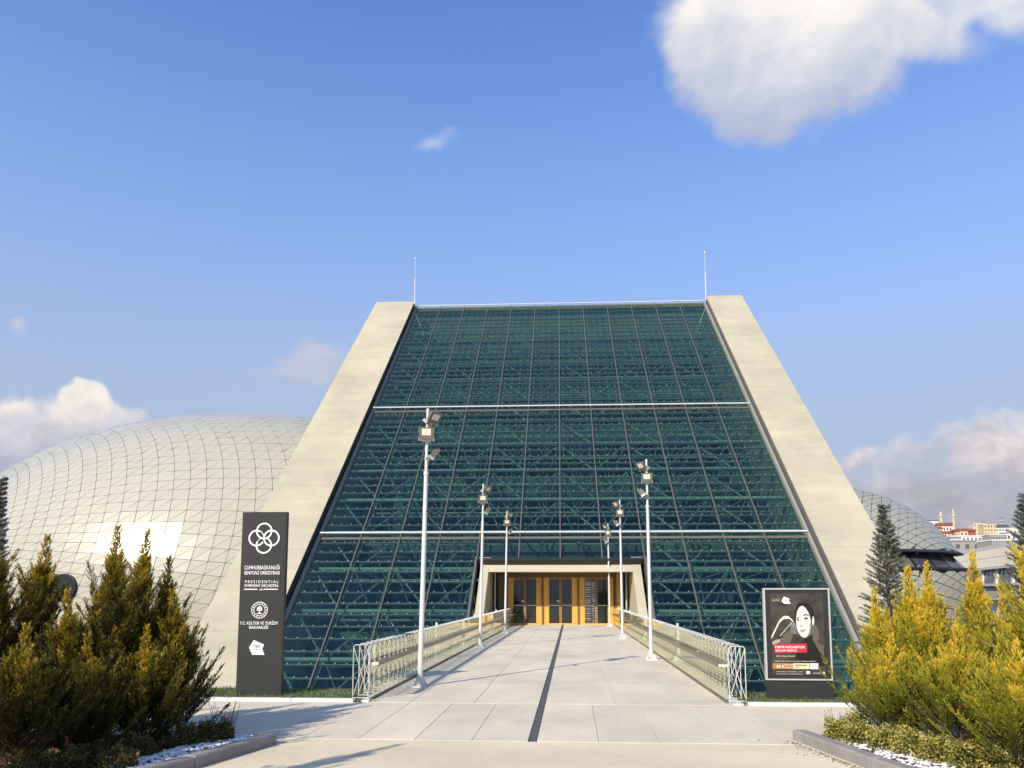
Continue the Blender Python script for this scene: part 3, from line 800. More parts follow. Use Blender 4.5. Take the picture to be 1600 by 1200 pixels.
# ---------------------------------------------------------------- hill and old town
hx, hy = 48, 34
vs = []; fs = []
for j in range(hy):
    for i in range(hx):
        x = 60 + i * 20.0; y_ = 330 + j * 20.0
        h = 60 * math.exp(-((x - 560) / 270) ** 2 - ((y_ - 820) / 230) ** 2) + 3.0 * math.sin(x * .05) * math.cos(y_ * .043)
        edge = min(i, j, hx - 1 - i, hy - 1 - j) / 3.0
        vs.append((x, y_, -4.3 + max(0, h) * min(1, edge)))
        if i < hx - 1 and j < hy - 1: a = j * hx + i; fs.append((a, a + 1, a + hx + 1, a + hx))
struct('hill', MB().add(vs, fs), mat('dusty hill', (0.22, 0.20, 0.15), 0.95, var=0.3, scale=0.08))
C_W, C_C, C_Y, C_R, C_G = [mat('town ' + n, c_, 0.8, var=.06, scale=.2) for n, c_ in (('white', (.66, .64, .60)), ('cream', (.62, .54, .38)), ('yellow', (.58, .46, .26)), ('red', (.36, .10, .08)), ('grey', (.30, .29, .27)))]
C_RR = mat('red tiles', (.26, .08, .05), .8, var=.2, scale=.5); C_DR = mat('dark roof', (.10, .09, .085), .8)
def house(x0, x1, yt, yb, Y, wall, roofm, label, roof='flat', rows_=1, cols=3):
    a, b = at(x0, yt, Y), at(x1, yt, Y); zb = at(x0, yb, Y).z
    w = b.x - a.x; h = a.z - zb; dpt = max(10, w * .6)
    t = thing('town_house', label, 'house', (a.x + w / 2, Y, zb))
    hb = h if roof == 'flat' else h * .72
    MB().bb(-w / 2, w / 2, 0, dpt, -12, hb).build('wall', wall, t)
    if roof == 'flat': MB().bb(-w / 2 - .3, w / 2 + .3, -.3, dpt, hb, hb + .7).build('roof', roofm, t)
    else: MB().prism([(-w / 2 - .8, hb), (w / 2 + .8, hb), (w * .3, h), (-w * .3, h)], 'y', -.8, dpt).build('roof', roofm, t)
    for r_ in range(rows_):
        for c_ in range(cols):
            cw = w / cols; x = -w / 2 + (c_ + .5) * cw; z = hb * (r_ + .55) / rows_
            MB().bb(x - cw * .2, x + cw * .2, -.12, .02, z - hb * .16 / rows_, z + hb * .2 / rows_).build('window', C_DR, t)
    return t
house(1440, 1466, 814, 826, 760, C_W, C_DR, 'white flat roofed town house nearest the grey dome', cols=4)
house(1463, 1492, 817, 833, 740, C_W, C_RR, 'large white old town house with red roof and a row of windows', 'hip', 1, 6)
house(1455, 1473, 823, 834, 715, C_C, C_RR, 'low house with layered red roofs below the short minaret', 'hip', 1, 3)
house(1466, 1487, 830, 842, 690, C_Y, C_RR, 'yellow house on the slope below the large white one', 'hip', 1, 3)
house(1490, 1524, 826, 840, 700, C_R, C_RR, 'long dark red town house on the hillside', 'hip', 2, 6)
house(1500, 1512, 830, 840, 685, C_C, C_RR, 'small cream house in front of the dark red one', 'flat', 1, 2)
house(1521, 1540, 818, 838, 730, C_C, C_C, 'tall cream block right of the dark red house', 'flat', 3, 4)
house(1537, 1556, 820, 838, 715, C_Y, C_C, 'pale yellow block under the small lantern dome', 'flat', 3, 4)
house(1555, 1578, 820, 834, 735, C_W, C_DR, 'white house with wide dark roof under the pointed spire', 'hip', 1, 5)
house(1577, 1600, 826, 838, 730, C_W, C_W, 'white low block right of the dark roofed house', 'flat', 1, 4)
house(1484, 1534, 838, 848, 650, C_W, C_W, 'long low white wall like building at foot of the red house', 'flat', 1, 8)
house(1545, 1573, 836, 850, 600, C_G, C_W, 'grey block with a line of small dark windows', 'flat', 1, 6)
house(1572, 1612, 833, 848, 620, C_W, C_G, 'wide whitish block behind the right conifer', 'flat', 1, 5)
house(1474, 1548, 846, 864, 420, C_G, C_G, 'broad grey roofed shed below the old town', 'flat', 1, 5)
house(1550, 1630, 845, 864, 400, C_G, C_W, 'broad pale roofed shed behind the office block', 'flat', 1, 5)
house(1486, 1501, 841, 850, 560, C_W, C_DR, 'small white box house with dark top above the shed', 'flat', 1, 2)
def minaret(px, yt, yb, Y, wpx, label, dark=False):
    b, tpp = at(px, yb, Y), at(px, yt, Y); H = tpp.z - b.z; w = wpx / 1207 * Y / 2
    t = thing('minaret', label, 'minaret', (b.x, Y, b.z))
    MB().tube((0, 0, -8), (0, 0, H * .62), w, 10, r2=w * .85).build('shaft', C_Y if not dark else C_G, t)
    MB().tube((0, 0, H * .62), (0, 0, H * .67), w * 1.6, 10).build('balcony', C_C, t)
    MB().tube((0, 0, H * .67), (0, 0, H * .84), w * .75, 10).build('upper_shaft', C_Y if not dark else C_G, t)
    MB().tube((0, 0, H * .84), (0, 0, H), w * .8, 10, r2=.05).build('cone_roof', C_C if not dark else C_DR, t)
minaret(1471, 799, 820, 745, 4.5, 'short thick minaret left of the taller one')
minaret(1491, 794, 828, 735, 3.2, 'tallest slender cream minaret on the skyline')
minaret(1566, 808, 824, 740, 4.0, 'dark pointed spire over the dark roofed white house', True)
ld = at(1539, 821, 716); t = thing('lantern_dome', 'small round lantern dome on the pale yellow block', 'dome', ld)
MB().tube((0, 2, 0), (0, 2, 2.4), 1.6, 10).build('drum', C_W, t)
MB().tube((0, 2, 2.4), (0, 2, 3.6), 1.9, 10, r2=.4).build('cap', C_DR, t)

# ---------------------------------------------------------------- bridge railings
def frame_mesh(w, sg):
    m = MB(); r_ = .0085; H = .86; x0, x1 = 0.0, sg * w
    P = lambda x, z: (x, 0, z)
    pts = [P(x0, .0), P(x0, H - .03), P(x0 + sg * .03, H), P(x1 - sg * .03, H), P(x1, H - .03), P(x1, .0)]
    for a, b in zip(pts[:-1], pts[1:]): m.tube(a, b, r_, 4, cap=False)
    m.tube(P(x0, .03), P(x1, .03), r_, 4, cap=False)
    m.tube(P(x0, .05), P(x1, H - .03), r_ * .8, 4, cap=False).tube(P(x1, .05), P(x0, H - .03), r_ * .8, 4, cap=False)
    for z, s_ in ((.73, .05), (.58, .06), (.30, .05)): m.box((x0 - sg * .012, 0, z), (.014, .035, s_))
    return m.mesh('frame', M_ROD)
NF, DYF = 84, .335
for sg, xr, side in ((-1, -3.23, 'left'), (1, 2.42, 'right')):
    rl = thing('bridge_railing', 'glass and cream rod railing along the %s edge of the footbridge' % side, 'railing', (xr, 12.25, 0), rz=.0065 * sg, group='footbridge railings')
    fm = frame_mesh(.25, sg)
    for k in range(NF):
        o = link('frame', fm, rl); o.location = (0, k * DYF, 0)
    gm = MB().bb(-.006, .006, 0.006, 4 * DYF - .006, .04, .86).mesh('glass_panel', M_CLEAR)
    for k in range(NF // 4):
        o = link('glass_panel', gm, rl); o.location = (-sg * .04, k * 4 * DYF, 0)
    Lr = NF * DYF
    MB().bb(-sg * .04 - .02, -sg * .04 + .02, 0, Lr, -.003, .035).build('base_channel', M_GREYF, rl)
    MB().bb(-sg * .12 - .03, -sg * .12 + .03, .1, Lr, .53, .60).build('handrail', M_BRONZE, rl)
    MB().tube((-sg * .08, .1, .30), (-sg * .08, Lr, .30), .008, 5).build('cable', M_BLACK, rl)
    for k in range(0, NF, 8):
        MB().bb(min(-sg * .15, sg * .01), max(-sg * .15, sg * .01), k * DYF + .02, k * DYF + .05, .545, .585).build('bracket', M_STEEL, rl)
    for k in (22, 44, 66):
        MB().bb(sg * .26, sg * .31, k * DYF + .12, k * DYF + .20, -.1, .92).build('post', M_STEEL, rl)
    MB().bb(min(-sg * .02, sg * .30), max(-sg * .02, sg * .30), -.02, Lr, -.06, -.005).build('edge_plate', M_LEDGE, rl)

# ---------------------------------------------------------------- lamp posts
def lamp(loc, lean, side, label):
    t = thing('lamp_post', label, 'lamp post', loc, group='floodlight posts on the footbridge'); t.rotation_euler = (0, R(lean), 0)
    H = 5.12
    MB().tube((0, 0, 0), (0, 0, 3.9), .050, 12, r2=.038).tube((0, 0, 3.9), (0, 0, H), .030, 10, r2=.028).tube((0, 0, 3.86), (0, 0, 3.93), .047, 12).build('pole', M_STEEL, t)
    b_ = MB().bevbox((0, 0, .012), (.30, .30, .024), .005)
    for q in range(4):
        ang = R(45 + 90 * q); c_, s_ = math.cos(ang), math.sin(ang)
        b_.prism([(.05, .02), (.16, .02), (.155, .05), (.06, .16)], 'y', -.007, .007)
        n0 = len(b_.v) - 8
        for v in range(n0, n0 + 8):
            x, y_, z = b_.v[v]; b_.v[v] = (x * c_ - y_ * s_, x * s_ + y_ * c_, z)
        b_.tube((.12 * math.cos(ang + .8), .12 * math.sin(ang + .8), .02), (.12 * math.cos(ang + .8), .12 * math.sin(ang + .8), .07), .018, 6)
    b_.build('base_plate', M_STEEL, t)
    specs = ((4.62 + .28, 52 * side, -28, side), (4.62 + .02, 6 * side, -50, 0)) if False else None
    heads = ((4.98, side * 55, 38, side * .15), (4.64, side * 8, 14, side * .0), (4.28, side * 115, 34, side * .15))
    for z, yaw, tilt, ox in heads:
        Mx = Matrix.Translation((ox * .6, -.07 if ox == 0 else 0, z)) @ Matrix.Rotation(R(yaw), 4, 'Z') @ Matrix.Rotation(R(tilt), 4, 'X') @ Matrix.Scale(.88, 4)
        body = MB().prism([(-.15, -.13), (.15, -.13), (.165, .13), (-.165, .13)], 'y', -.10, -.045, 0)
        for k in range(7): body.bb(-.12 + k * .035, -.108 + k * .035, -.045, 0.0, -.08, .10, 0)
        body.bb(-.165, -.15, -.10, 0.03, -.16, -.10, 1).bb(.15, .165, -.10, 0.03, -.16, -.10, 1).bb(-.165, .165, .02, .04, -.17, -.12, 1)
        body.bb(-.09, .09, -.04, .02, -.19, -.135, 1)
        body.v = [tuple(Mx @ Vector(v)) for v in body.v]
        h = body.build('floodlight', [M_LAMPH, M_GALV], t)
        ln = MB().bb(-.095, .095, -.108, -.099, -.04, .10); ln.v = [tuple(Mx @ Vector(v)) for v in ln.v]
        ln.build('lens', M_LENS, h)
    m = MB(); m.tube((0, 0, 3.18 if side < 0 else 3.2), (side * .12, -.02, 3.18), .02, 6)
    m.tube((side * .12, .05, 3.19), (side * .12, -.09, 3.13), .035, 8)
    if side > 0: m.build('camera', M_BLACK, t)
    return t
def gz(px, py):
    d_ = ray(px, py); return EYE + d_ * (-1.7 / d_.z)
for (px, py, lab) in ((656, 1073, 'nearest lamp post, tall white one over the left railing'), (750, 1011, 'middle white lamp post along the left railing'), (789, 989, 'far white lamp post of the left railing beside the portal')):
    p = gz(px, py); lamp((p.x, p.y, 0), 0.9, 1, lab)
for (px, py, lab) in ((1018, 1031, 'nearest white lamp post inside the right railing'), (973, 998, 'middle white lamp post along the right railing'), (953, 979, 'far white lamp post of the right railing before the doors')):
    p = gz(px, py); lamp((p.x, p.y, 0), -0.45, -1, lab)

# ---------------------------------------------------------------- writing
def text(body, size, loc, parent, material, width=None, align='CENTER', name='lettering', bold=0.0, rx=90, shear=0.0, depth=0.002):
    cu = bpy.data.curves.new('t', 'FONT'); cu.body = body; cu.size = size; cu.align_x = align; cu.extrude = depth; cu.offset = bold; cu.shear = shear; cu.resolution_u = 3
    ob = bpy.data.objects.new('t', cu); COL.objects.link(ob)
    dg = bpy.context.evaluated_depsgraph_get(); me = bpy.data.meshes.new_from_object(ob.evaluated_get(dg))
    bpy.data.objects.remove(ob); bpy.data.curves.remove(cu)
    me.materials.clear(); me.materials.append(material); me.name = name
    o = link(name, me, parent)
    if width:
        xs_ = [v.co.x for v in me.vertices]; k_ = width / (max(xs_) - min(xs_)); sh = 0
        for v in me.vertices: v.co.x *= k_
    o.location = loc; o.rotation_euler = (R(rx), 0, 0); return o
def arc(mb, cx, cz, r, w, a0=0, a1=360, y0=-.004, y1=0.0, m=0, n=None):
    n = n or max(6, int(abs(a1 - a0) / 9)); A = [R(a0 + (a1 - a0) * i / n) for i in range(n + 1)]
    for a, b in zip(A[:-1], A[1:]):
        P = [(cx + (r + s_ * w / 2) * math.cos(t_), cz + (r + s_ * w / 2) * math.sin(t_)) for t_ in (a, b) for s_ in (-1, 1)]
        mb.prism([P[0], P[1], P[3], P[2]], 'y', y0, y1, m)
def disc(mb, cx, cz, rx_, rz_=None, y0=-.004, y1=0.0, m=0, n=20, rot=0):
    rz_ = rz_ or rx_; c_, s_ = math.cos(R(rot)), math.sin(R(rot))
    mb.prism([(cx + rx_ * math.cos(t) * c_ - rz_ * math.sin(t) * s_, cz + rx_ * math.cos(t) * s_ + rz_ * math.sin(t) * c_) for t in [2 * math.pi * i / n for i in range(n)]], 'y', y0, y1, m)
# tall sign
TY = 12.62
a = at(368, 1088, TY); b = at(438.5, 1088, TY); tz = at(413, 800, TY).z
TW = b.x - a.x; TX = (a.x + b.x) / 2
sign = thing('totem_sign', 'tall charcoal sign slab with white four ring emblem and lettering', 'sign', (TX, TY, 0))
MB().bb(-TW / 2, TW / 2, 0, .09, -.05, tz).build('slab', M_TOTEM, sign)
MB().bb(TW / 2, TW / 2 + .008, .004, .086, -.05, tz - .004).build('side_trim', M_BLACK, sign)
def sx(px): return (px - 409.5) * TW / 73.5
def sz(py): return tz * (1086 - py) / 286.0
U_ = TW / 73.5
em = MB(); rr = 12.3 * U_; ww = 2.5 * U_
cx0, cz0 = sx(411.5 - 1.5), sz(841.5)
arc(em, cx0, cz0 + 11.5 * U_, rr, ww, y0=-.008, y1=-.004, n=40); arc(em, cx0 + 12.3 * U_, cz0, rr, ww, y0=-.0075, y1=-.0035, n=40)
arc(em, cx0 - 12.3 * U_, cz0, rr, ww, 62, 330, y0=-.007, y1=-.003, n=34); arc(em, cx0, cz0 - 11.8 * U_, rr, ww, 180 - 62 + 30, 360 + 62, y0=-.006, y1=-.002, n=34)
arc(em, cx0 - 12.3 * U_, cz0, rr, ww * .5, 15, 62, y0=-.007, y1=-.003); arc(em, cx0, cz0 - 11.8 * U_, rr, ww * .5, 100, 140, y0=-.006, y1=-.002)
em.build('ring_emblem', M_WHITE, sign)
yo = -.004
for body, py, size, wd in (('CUMHURBAŞKANLIĞI', 891, 8.6, 58.5), ('SENFONİ ORKESTRASI', 899, 7.8, 58.5), ('P R E S I D E N T I A L', 912.5, 6.4, 55), ('SYMPHONY ORCHESTRA', 918.6, 6.2, 56), ('1826', 923.7, 3.6, 6.5),
                           ('T.C. KÜLTÜR VE TURİZM', 977, 6.8, 62), ('BAKANLIĞI', 983.6, 6.8, 31)):
    text(body, size * U_ * 1.02, (sx(408.6 if py < 930 else 406.5), yo, sz(py)), sign, M_WHITE, width=wd * U_, bold=.0003)
ln = MB()
for x0, x1 in ((380, 402), (413, 436)): ln.bb(sx(x0), sx(x1), -.006, 0, sz(922.8), sz(921.4))
ln.build('rule', M_WHITE, sign)
bd = MB(); ex, ez = sx(406.8), sz(954.5)
arc(bd, ex, ez, 13 * U_, .9 * U_, n=32); arc(bd, ex, ez, 9.2 * U_, .8 * U_, n=28)
for k in range(16): disc(bd, ex + 11.1 * U_ * math.cos(k * math.pi / 8), ez + 11.1 * U_ * math.sin(k * math.pi / 8), .85 * U_, n=6)
for px, pz, r_ in ((0, 5.2, 1.7), (-2.6, 3.2, 1.7), (2.6, 3.2, 1.7), (0, 1.9, 1.6), (-3.1, .2, 1.5), (3.1, .2, 1.5)): disc(bd, ex + px * U_, ez + pz * U_, r_ * U_, n=8, y0=-.005 - .0003 * r_)
bd.bb(ex - .8 * U_, ex + .8 * U_, -.0045, 0, ez - 5 * U_, ez + 1 * U_); bd.bb(ex - 4 * U_, ex + 4 * U_, -.0047, 0, ez - 6.2 * U_, ez - 4.8 * U_)
bd.build('round_badge', M_WHITE, sign)
tg = MB().prism([(sx(392), sz(1012)), (sx(399.5), sz(1001)), (sx(416.5), sz(1008)), (sx(413.5), sz(1014)), (sx(417.5), sz(1023.5)), (sx(397.5), sz(1023.5))], 'y', -.004, 0)
tg.build('white_tag', M_WHITE, sign)
text('CSO', 5.6 * U_, (sx(404.5), -.006, sz(1012.4)), sign, M_BLACK, width=11.5 * U_, bold=.0012)
text('ADA ANKARA', 1.6 * U_, (sx(404), -.006, sz(1015.6)), sign, M_BLACK, width=8 * U_)

# poster stand
PY_ = 12.72
a = at(1198.5, 1092, PY_); b = at(1303, 1092, PY_); zt_ = at(1245, 919, PY_).z; z0_ = at(1250, 1063, PY_).z
PW = b.x - a.x + .0
ps = thing('poster_stand', 'dark poster stand with a silver frame and a concert poster of a woman', 'poster stand', ((a.x + b.x) / 2, PY_, 0))
MB().bb(-PW / 2 + .005, PW / 2 - .005, .02, .085, -.05, z0_ + .01).build('base', M_TOTEM, ps)
MB().bb(-PW / 2 + .01, PW / 2 - .01, .012, .08, z0_ + .011, zt_ - .01).build('case', M_TOTEM, ps)
fr = MB(); fw = .022
fr.bb(-PW / 2, -PW / 2 + fw, -.005, .09, z0_, zt_).bb(PW / 2 - fw, PW / 2, -.005, .09, z0_, zt_).bb(-PW / 2 + fw, PW / 2 - fw, -.005, .085, zt_ - fw, zt_).bb(-PW / 2 + fw, PW / 2 - fw, -.005, .085, z0_, z0_ + fw)
fr.build('frame', mat('silver frame', (.62, .61, .58), .35, .3), ps)
PH = zt_ - z0_
# poster coordinates: u,v in 0..1 measured on the printed sheet
sw, sh_ = PW * .80, PH * .885; sx0, sz0 = -sw / 2, z0_ + PH * .055
pu = lambda u: sx0 + u * sw
pv = lambda v: sz0 + v * sh_
pm = [mat('print ' + str(i), c_, .35, spec=.4) for i, c_ in enumerate([(.045, .042, .034), (.72, .69, .60), (.02, .018, .015), (.50, .035, .05), (.42, .19, .06), (.72, .62, .36), (.80, .80, .78), (.12, .105, .08), (.35, .33, .28)])]
MB().bb(pu(0), pu(1), .004, .012, pv(0), pv(1)).build('poster_sheet', mat('poster dark', (.055, .050, .040), .35, var=.5, scale=4), ps)
L1, L2, L3, L4, L5 = .001, -.001, -.003, -.005, -.007
pic = MB()
def P(pts, d0, m): pic.prism([(pu(u), pv(v)) for u, v in pts], 'y', d0, d0 + .003, m)
def E(u, v, ru, rv, d0, m, rot=0, n=22): disc(pic, pu(u), pv(v), ru * sw, rv * sh_, d0, d0 + .003, m, n, rot)
# hair, neck, clothes, face
E(.645, .745, .175, .150, .001, 2); E(.80, .50, .10, .12, .0015, 7)
P([(.50, .36), (.60, .42), (.78, .43), (1, .33), (1, .12), (.42, .12), (.46, .30)], -.0005, 2)
P([(.62, .44), (.78, .50), (.76, .38), (.66, .36)], -.0015, 2)
P([(.78, .43), (.98, .36), (.98, .22), (.88, .30)], -.0022, 7)
P([(.48, .70), (.50, .78), (.55, .835), (.60, .85), (.66, .83), (.71, .78), (.745, .70), (.755, .62), (.74, .54), (.71, .49), (.65, .458), (.58, .463), (.53, .50), (.49, .56), (.478, .63)], -.003, 1)
E(.795, .665, .022, .055, -.003, 1)
P([(.60, .865), (.70, .86), (.78, .79), (.79, .70), (.765, .66), (.75, .70), (.72, .76), (.66, .825)], -.0045, 2)
P([(.60, .87), (.55, .86), (.49, .79), (.475, .70), (.455, .75), (.50, .86), (.57, .90)], -.0045, 2)
P([(.61, .735), (.66, .75), (.72, .735), (.72, .722), (.66, .735), (.61, .722)], -.005, 2); P([(.485, .70), (.53, .715), (.53, .702), (.485, .688)], -.005, 2)
E(.665, .695, .040, .012, -.005, 2); E(.668, .690, .012, .012, -.006, 7); E(.512, .675, .022, .010, -.005, 2)
P([(.545, .70), (.56, .60), (.60, .592), (.60, .60), (.57, .612), (.552, .70)], -.005, 8); E(.575, .598, .03, .008, -.0055, 8)
P([(.535, .545), (.58, .556), (.61, .552), (.66, .565), (.63, .535), (.585, .522), (.55, .53)], -.005, 8); P([(.53, .547), (.60, .545), (.67, .567), (.60, .551)], -.006, 2)
P([(.755, .62), (.74, .54), (.71, .49), (.65, .458), (.69, .50), (.715, .56), (.73, .66)], -.0052, 8)
# harp sweep at left
cur = [(0.0, .46), (.08, .56), (.16, .66), (.25, .71), (.34, .71), (.42, .66), (.48, .58), (.50, .48), (.50, .44)]
for (u0, v0), (u1, v1) in zip(cur[:-1], cur[1:]):
    w_ = .022 if u0 < .3 else .012; P([(u0, v0 - w_), (u1, v1 - w_), (u1, v1 + w_ * .6), (u0, v0 + w_ * .6)], -.001, 1 if u0 < .35 else 8)
for k in range(10):
    u = .16 + k * .022; v = .48 + k * .016; P([(u, v), (u + .03, v + .006), (u + .03, v + .013), (u, v + .007)], -.0012, 1)
for k in range(4): P([(.36 + k * .025, .66 - k * .01), (.372 + k * .025, .66 - k * .01), (.40 + k * .025, .50), (.392 + k * .025, .50)], -.0012, 8)
P([(.14, .40), (.24, .50), (.38, .57), (.40, .46), (.30, .33), (.12, .32)], -.0008, 7)
P([(.0, .40), (.08, .43), (.18, .44), (.14, .40), (.03, .36)], -.0011, 8)
# bands
P([(.05, .265), (.66, .275), (.66, .385), (.04, .38)], -.004, 3)
P([(0, .075), (.39, .075), (.39, .145), (0, .145)], -.004, 4); P([(.39, .075), (.69, .075), (.69, .145), (.39, .145)], -.004, 5); P([(.70, .075), (.86, .075), (.86, .145), (.70, .145)], -.004, 6)
P([(.21, .905), (.26, .965), (.37, .935), (.35, .915), (.385, .875), (.26, .875)], -.004, 6)
P([(.63, .015), (.70, .015), (.70, .05), (.63, .05)], -.004, 6)
E(.955, .03, .02, .014, -.004, 6)
pic.build('poster_print', pm, ps)
tx = lambda s_, u, v, w_, sz_, m_, al='LEFT', **k_: text(s_, sz_, (pu(u), -.0065, pv(v)), ps, m_, width=w_ * sw if w_ else None, align=al, depth=.0008, **k_)
tx('MERVE KOCABEYLER', .06, .328, .56, .052, pm[6], bold=.0008)
tx('SOLO ARP RESİTALİ', .065, .287, .40, .044, pm[6], bold=.0006)
tx('Solo Harp Recital', .07, .222, .36, .04, pm[5], shear=.3)
tx('J.S.Bach, J.Ibert, M.Tournier, P.Hersant, A.Hasselmans, B.Renié', .05, .165, .76, .022, pm[6])
tx('01', .07, .088, .13, .062, pm[6], bold=.001)
tx('NİSAN 2022', .215, .117, .17, .026, pm[6]); tx('CUMARTESİ', .215, .085, .17, .026, pm[6])
tx('TARİHİ SALON', .42, .115, .22, .026, pm[2], bold=.0005); tx('20:00', .42, .088, .08, .018, pm[2])
tx('biletinial', .72, .10, .10, .02, pm[8])
tx('f csoorkestra   t csoorkestra   y csotv', .07, .038, .50, .018, pm[6]); tx('f csoadaankara   w csoadaankara.com', .07, .010, .48, .018, pm[6])
tx('artizan', .75, .022, .14, .026, pm[6]); tx('T.C. KÜLTÜR', .03, .925, .16, .02, pm[5]); tx('BAKANLIĞI', .04, .905, .13, .02, pm[6])
tx('CSO', .255, .915, .06, .024, pm[2])

# ---------------------------------------------------------------- plants
def frames(d):
    up = np.where(np.abs(d[:, 2:3]) < .95, np.array([[0, 0, 1.]]), np.array([[1., 0, 0]]))
    a = np.cross(d, up); a /= np.linalg.norm(a, axis=1, keepdims=True) + 1e-9
    return a, np.cross(a, d)
def norm(v): return v / (np.linalg.norm(v, axis=-1, keepdims=True) + 1e-9)
def blades(p, d, L_, w, r_):
    """narrow rhombus leaf at p along d"""
    a, b = frames(d); t = r_.uniform(0, math.pi, len(p))[:, None]; s_ = a * np.cos(t) + b * np.sin(t)
    L_ = L_[:, None]; w = w[:, None]
    return np.stack([p, p + d * L_ * .45 + s_ * w, p + d * L_, p + d * L_ * .45 - s_ * w], 1).reshape(-1, 3)
def cypress(H, Rr, seed, nb=170, gold=.5, kb=1.0, low=1.0):
    r_ = np.random.default_rng(seed); Vs = []; T = []; stems = MB()
    lean = r_.normal(0, .03, 2)
    stems.tube((0, 0, 0), (lean[0] * H, lean[1] * H, H * .985), .035 * H / 2.2, 6, r2=.003)
    tl0 = max(.62, 1 - .42 / H)      # above this height only the bare leader shoot
    sub = [(r_.uniform(0, 6.28), r_.uniform(.40, .68)) for _ in range(3)]
    arms = []                        # (base point, direction, length, t)
    for i in range(nb):
        t = ((i + r_.random()) / nb) ** .9 * tl0
        az = i * 2.39996 + r_.normal(0, .3); q = t / tl0
        env = Rr * (1 - q) ** .85 * (.80 + .20 * min(1, q / .15)) + .09
        env *= 1 + .15 * math.sin(3 * az + seed) + .12 * math.sin(5 * az + 9 * t + seed)
        L_ = env * r_.choice([r_.uniform(.55, .9), r_.uniform(.85, 1.15), r_.uniform(1.15, 1.45)], p=[.35, .45, .20])
        el = R(24 + 38 * q ** .7 + r_.normal(0, 8))
        arms.append((np.array([0, 0, .04 * H + t * .96 * H - L_ * .10]), az, el, L_, t))
    for sa, st in sub:               # secondary leaders standing off the main one
        o = Rr * (1 - st) * .55; bx = np.array([o * math.cos(sa), o * math.sin(sa), st * H * .72]); hh = H * r_.uniform(.20, .30)
        stems.tube((0, 0, st * H * .45), tuple(bx), .008, 4, r2=.005); stems.tube(tuple(bx), tuple(bx + np.array([0, 0, hh])), .005, 4, r2=.002)
        for k in range(26):
            f = k / 26; arms.append((bx + np.array([0, 0, f * hh]), k * 2.4, R(50 + 12 * f), .16 * (1 - f) ** .8 * r_.uniform(.7, 1.2) + .05, min(.98, st + .25 * f)))
    for k in range(22):              # leader
        f = (k + .5) / 22; z = (tl0 + (1 - tl0) * f) * H
        arms.append((np.array([0, 0, z]), k * 2.4 + r_.normal(0, .3), R(52 + 14 * f), .11 * (1 - f) ** .7 * r_.uniform(.5, 1.1) + .03, -1))
    for (bs, az, el, L_, t) in arms:
        ldr = t < 0; t = .95 if ldr else t
        dirh = np.array([math.cos(az), math.sin(az), 0.]); base = bs + np.array([lean[0], lean[1], 0]) * bs[2]
        nt = max(4, int((8 + L_ * 44) * kb * (.5 if ldr else 1)))
        u = np.sort(r_.uniform(.10, 1, nt)) ** .85; u[-1] = 1
        curve = lambda q_: base + (dirh * math.cos(el) * q_[:, None] * (1 - .10 * q_[:, None]) + np.array([0, 0, 1.]) * (math.sin(el) * q_[:, None] + .26 * q_[:, None] ** 2)) * L_
        P0 = curve(u); tan = norm(curve(u + .02) - P0)
        side, upn = frames(tan); sg_ = np.where(np.arange(nt) % 2 == 0, 1, -1)[:, None]
        td = norm(tan * r_.uniform(.9, 1.4, (nt, 1)) + side * sg_ * r_.uniform(.2, .52, (nt, 1)) + upn * r_.normal(0, .2, (nt, 1)) + np.array([0, 0, .14]))
        tl = (.035 + .17 * (1 - u) ** .6 * min(1, L_ / .35)) * r_.uniform(.6, 1.15, nt); td[-1] = tan[-1]
        if ldr: tl *= .6
        nbk = 8
        v = np.tile(np.linspace(.05, 1, nbk), nt); rep = lambda x: np.repeat(x, nbk, axis=0)
        bp = rep(P0) + rep(td) * (v * rep(tl))[:, None]
        s2, u2 = frames(rep(td)); sg2 = np.where(np.arange(nt * nbk) % 2 == 0, 1, -1)[:, None]
        bd_ = norm(rep(td) * 1.2 + s2 * sg2 * r_.uniform(.15, .55, (nt * nbk, 1)) + u2 * r_.normal(0, .2, (nt * nbk, 1)))
        Vs.append(blades(bp, bd_, r_.uniform(.024, .050, nt * nbk), r_.uniform(.0028, .0050, nt * nbk), r_))
        bg_ = r_.normal(0, .10)
        T.append(np.clip(rep(u) * .50 + v * .22 - .08 + (t - .40) * .70 + (gold - .5) * 1.1 + bg_ + r_.normal(0, .09, nt * nbk), 0, 1))
        if L_ > .2: stems.tube(base, curve(np.array([.85]))[0], .005, 3, r2=.0015, cap=False)
    return np.concatenate(Vs), np.concatenate(T), stems
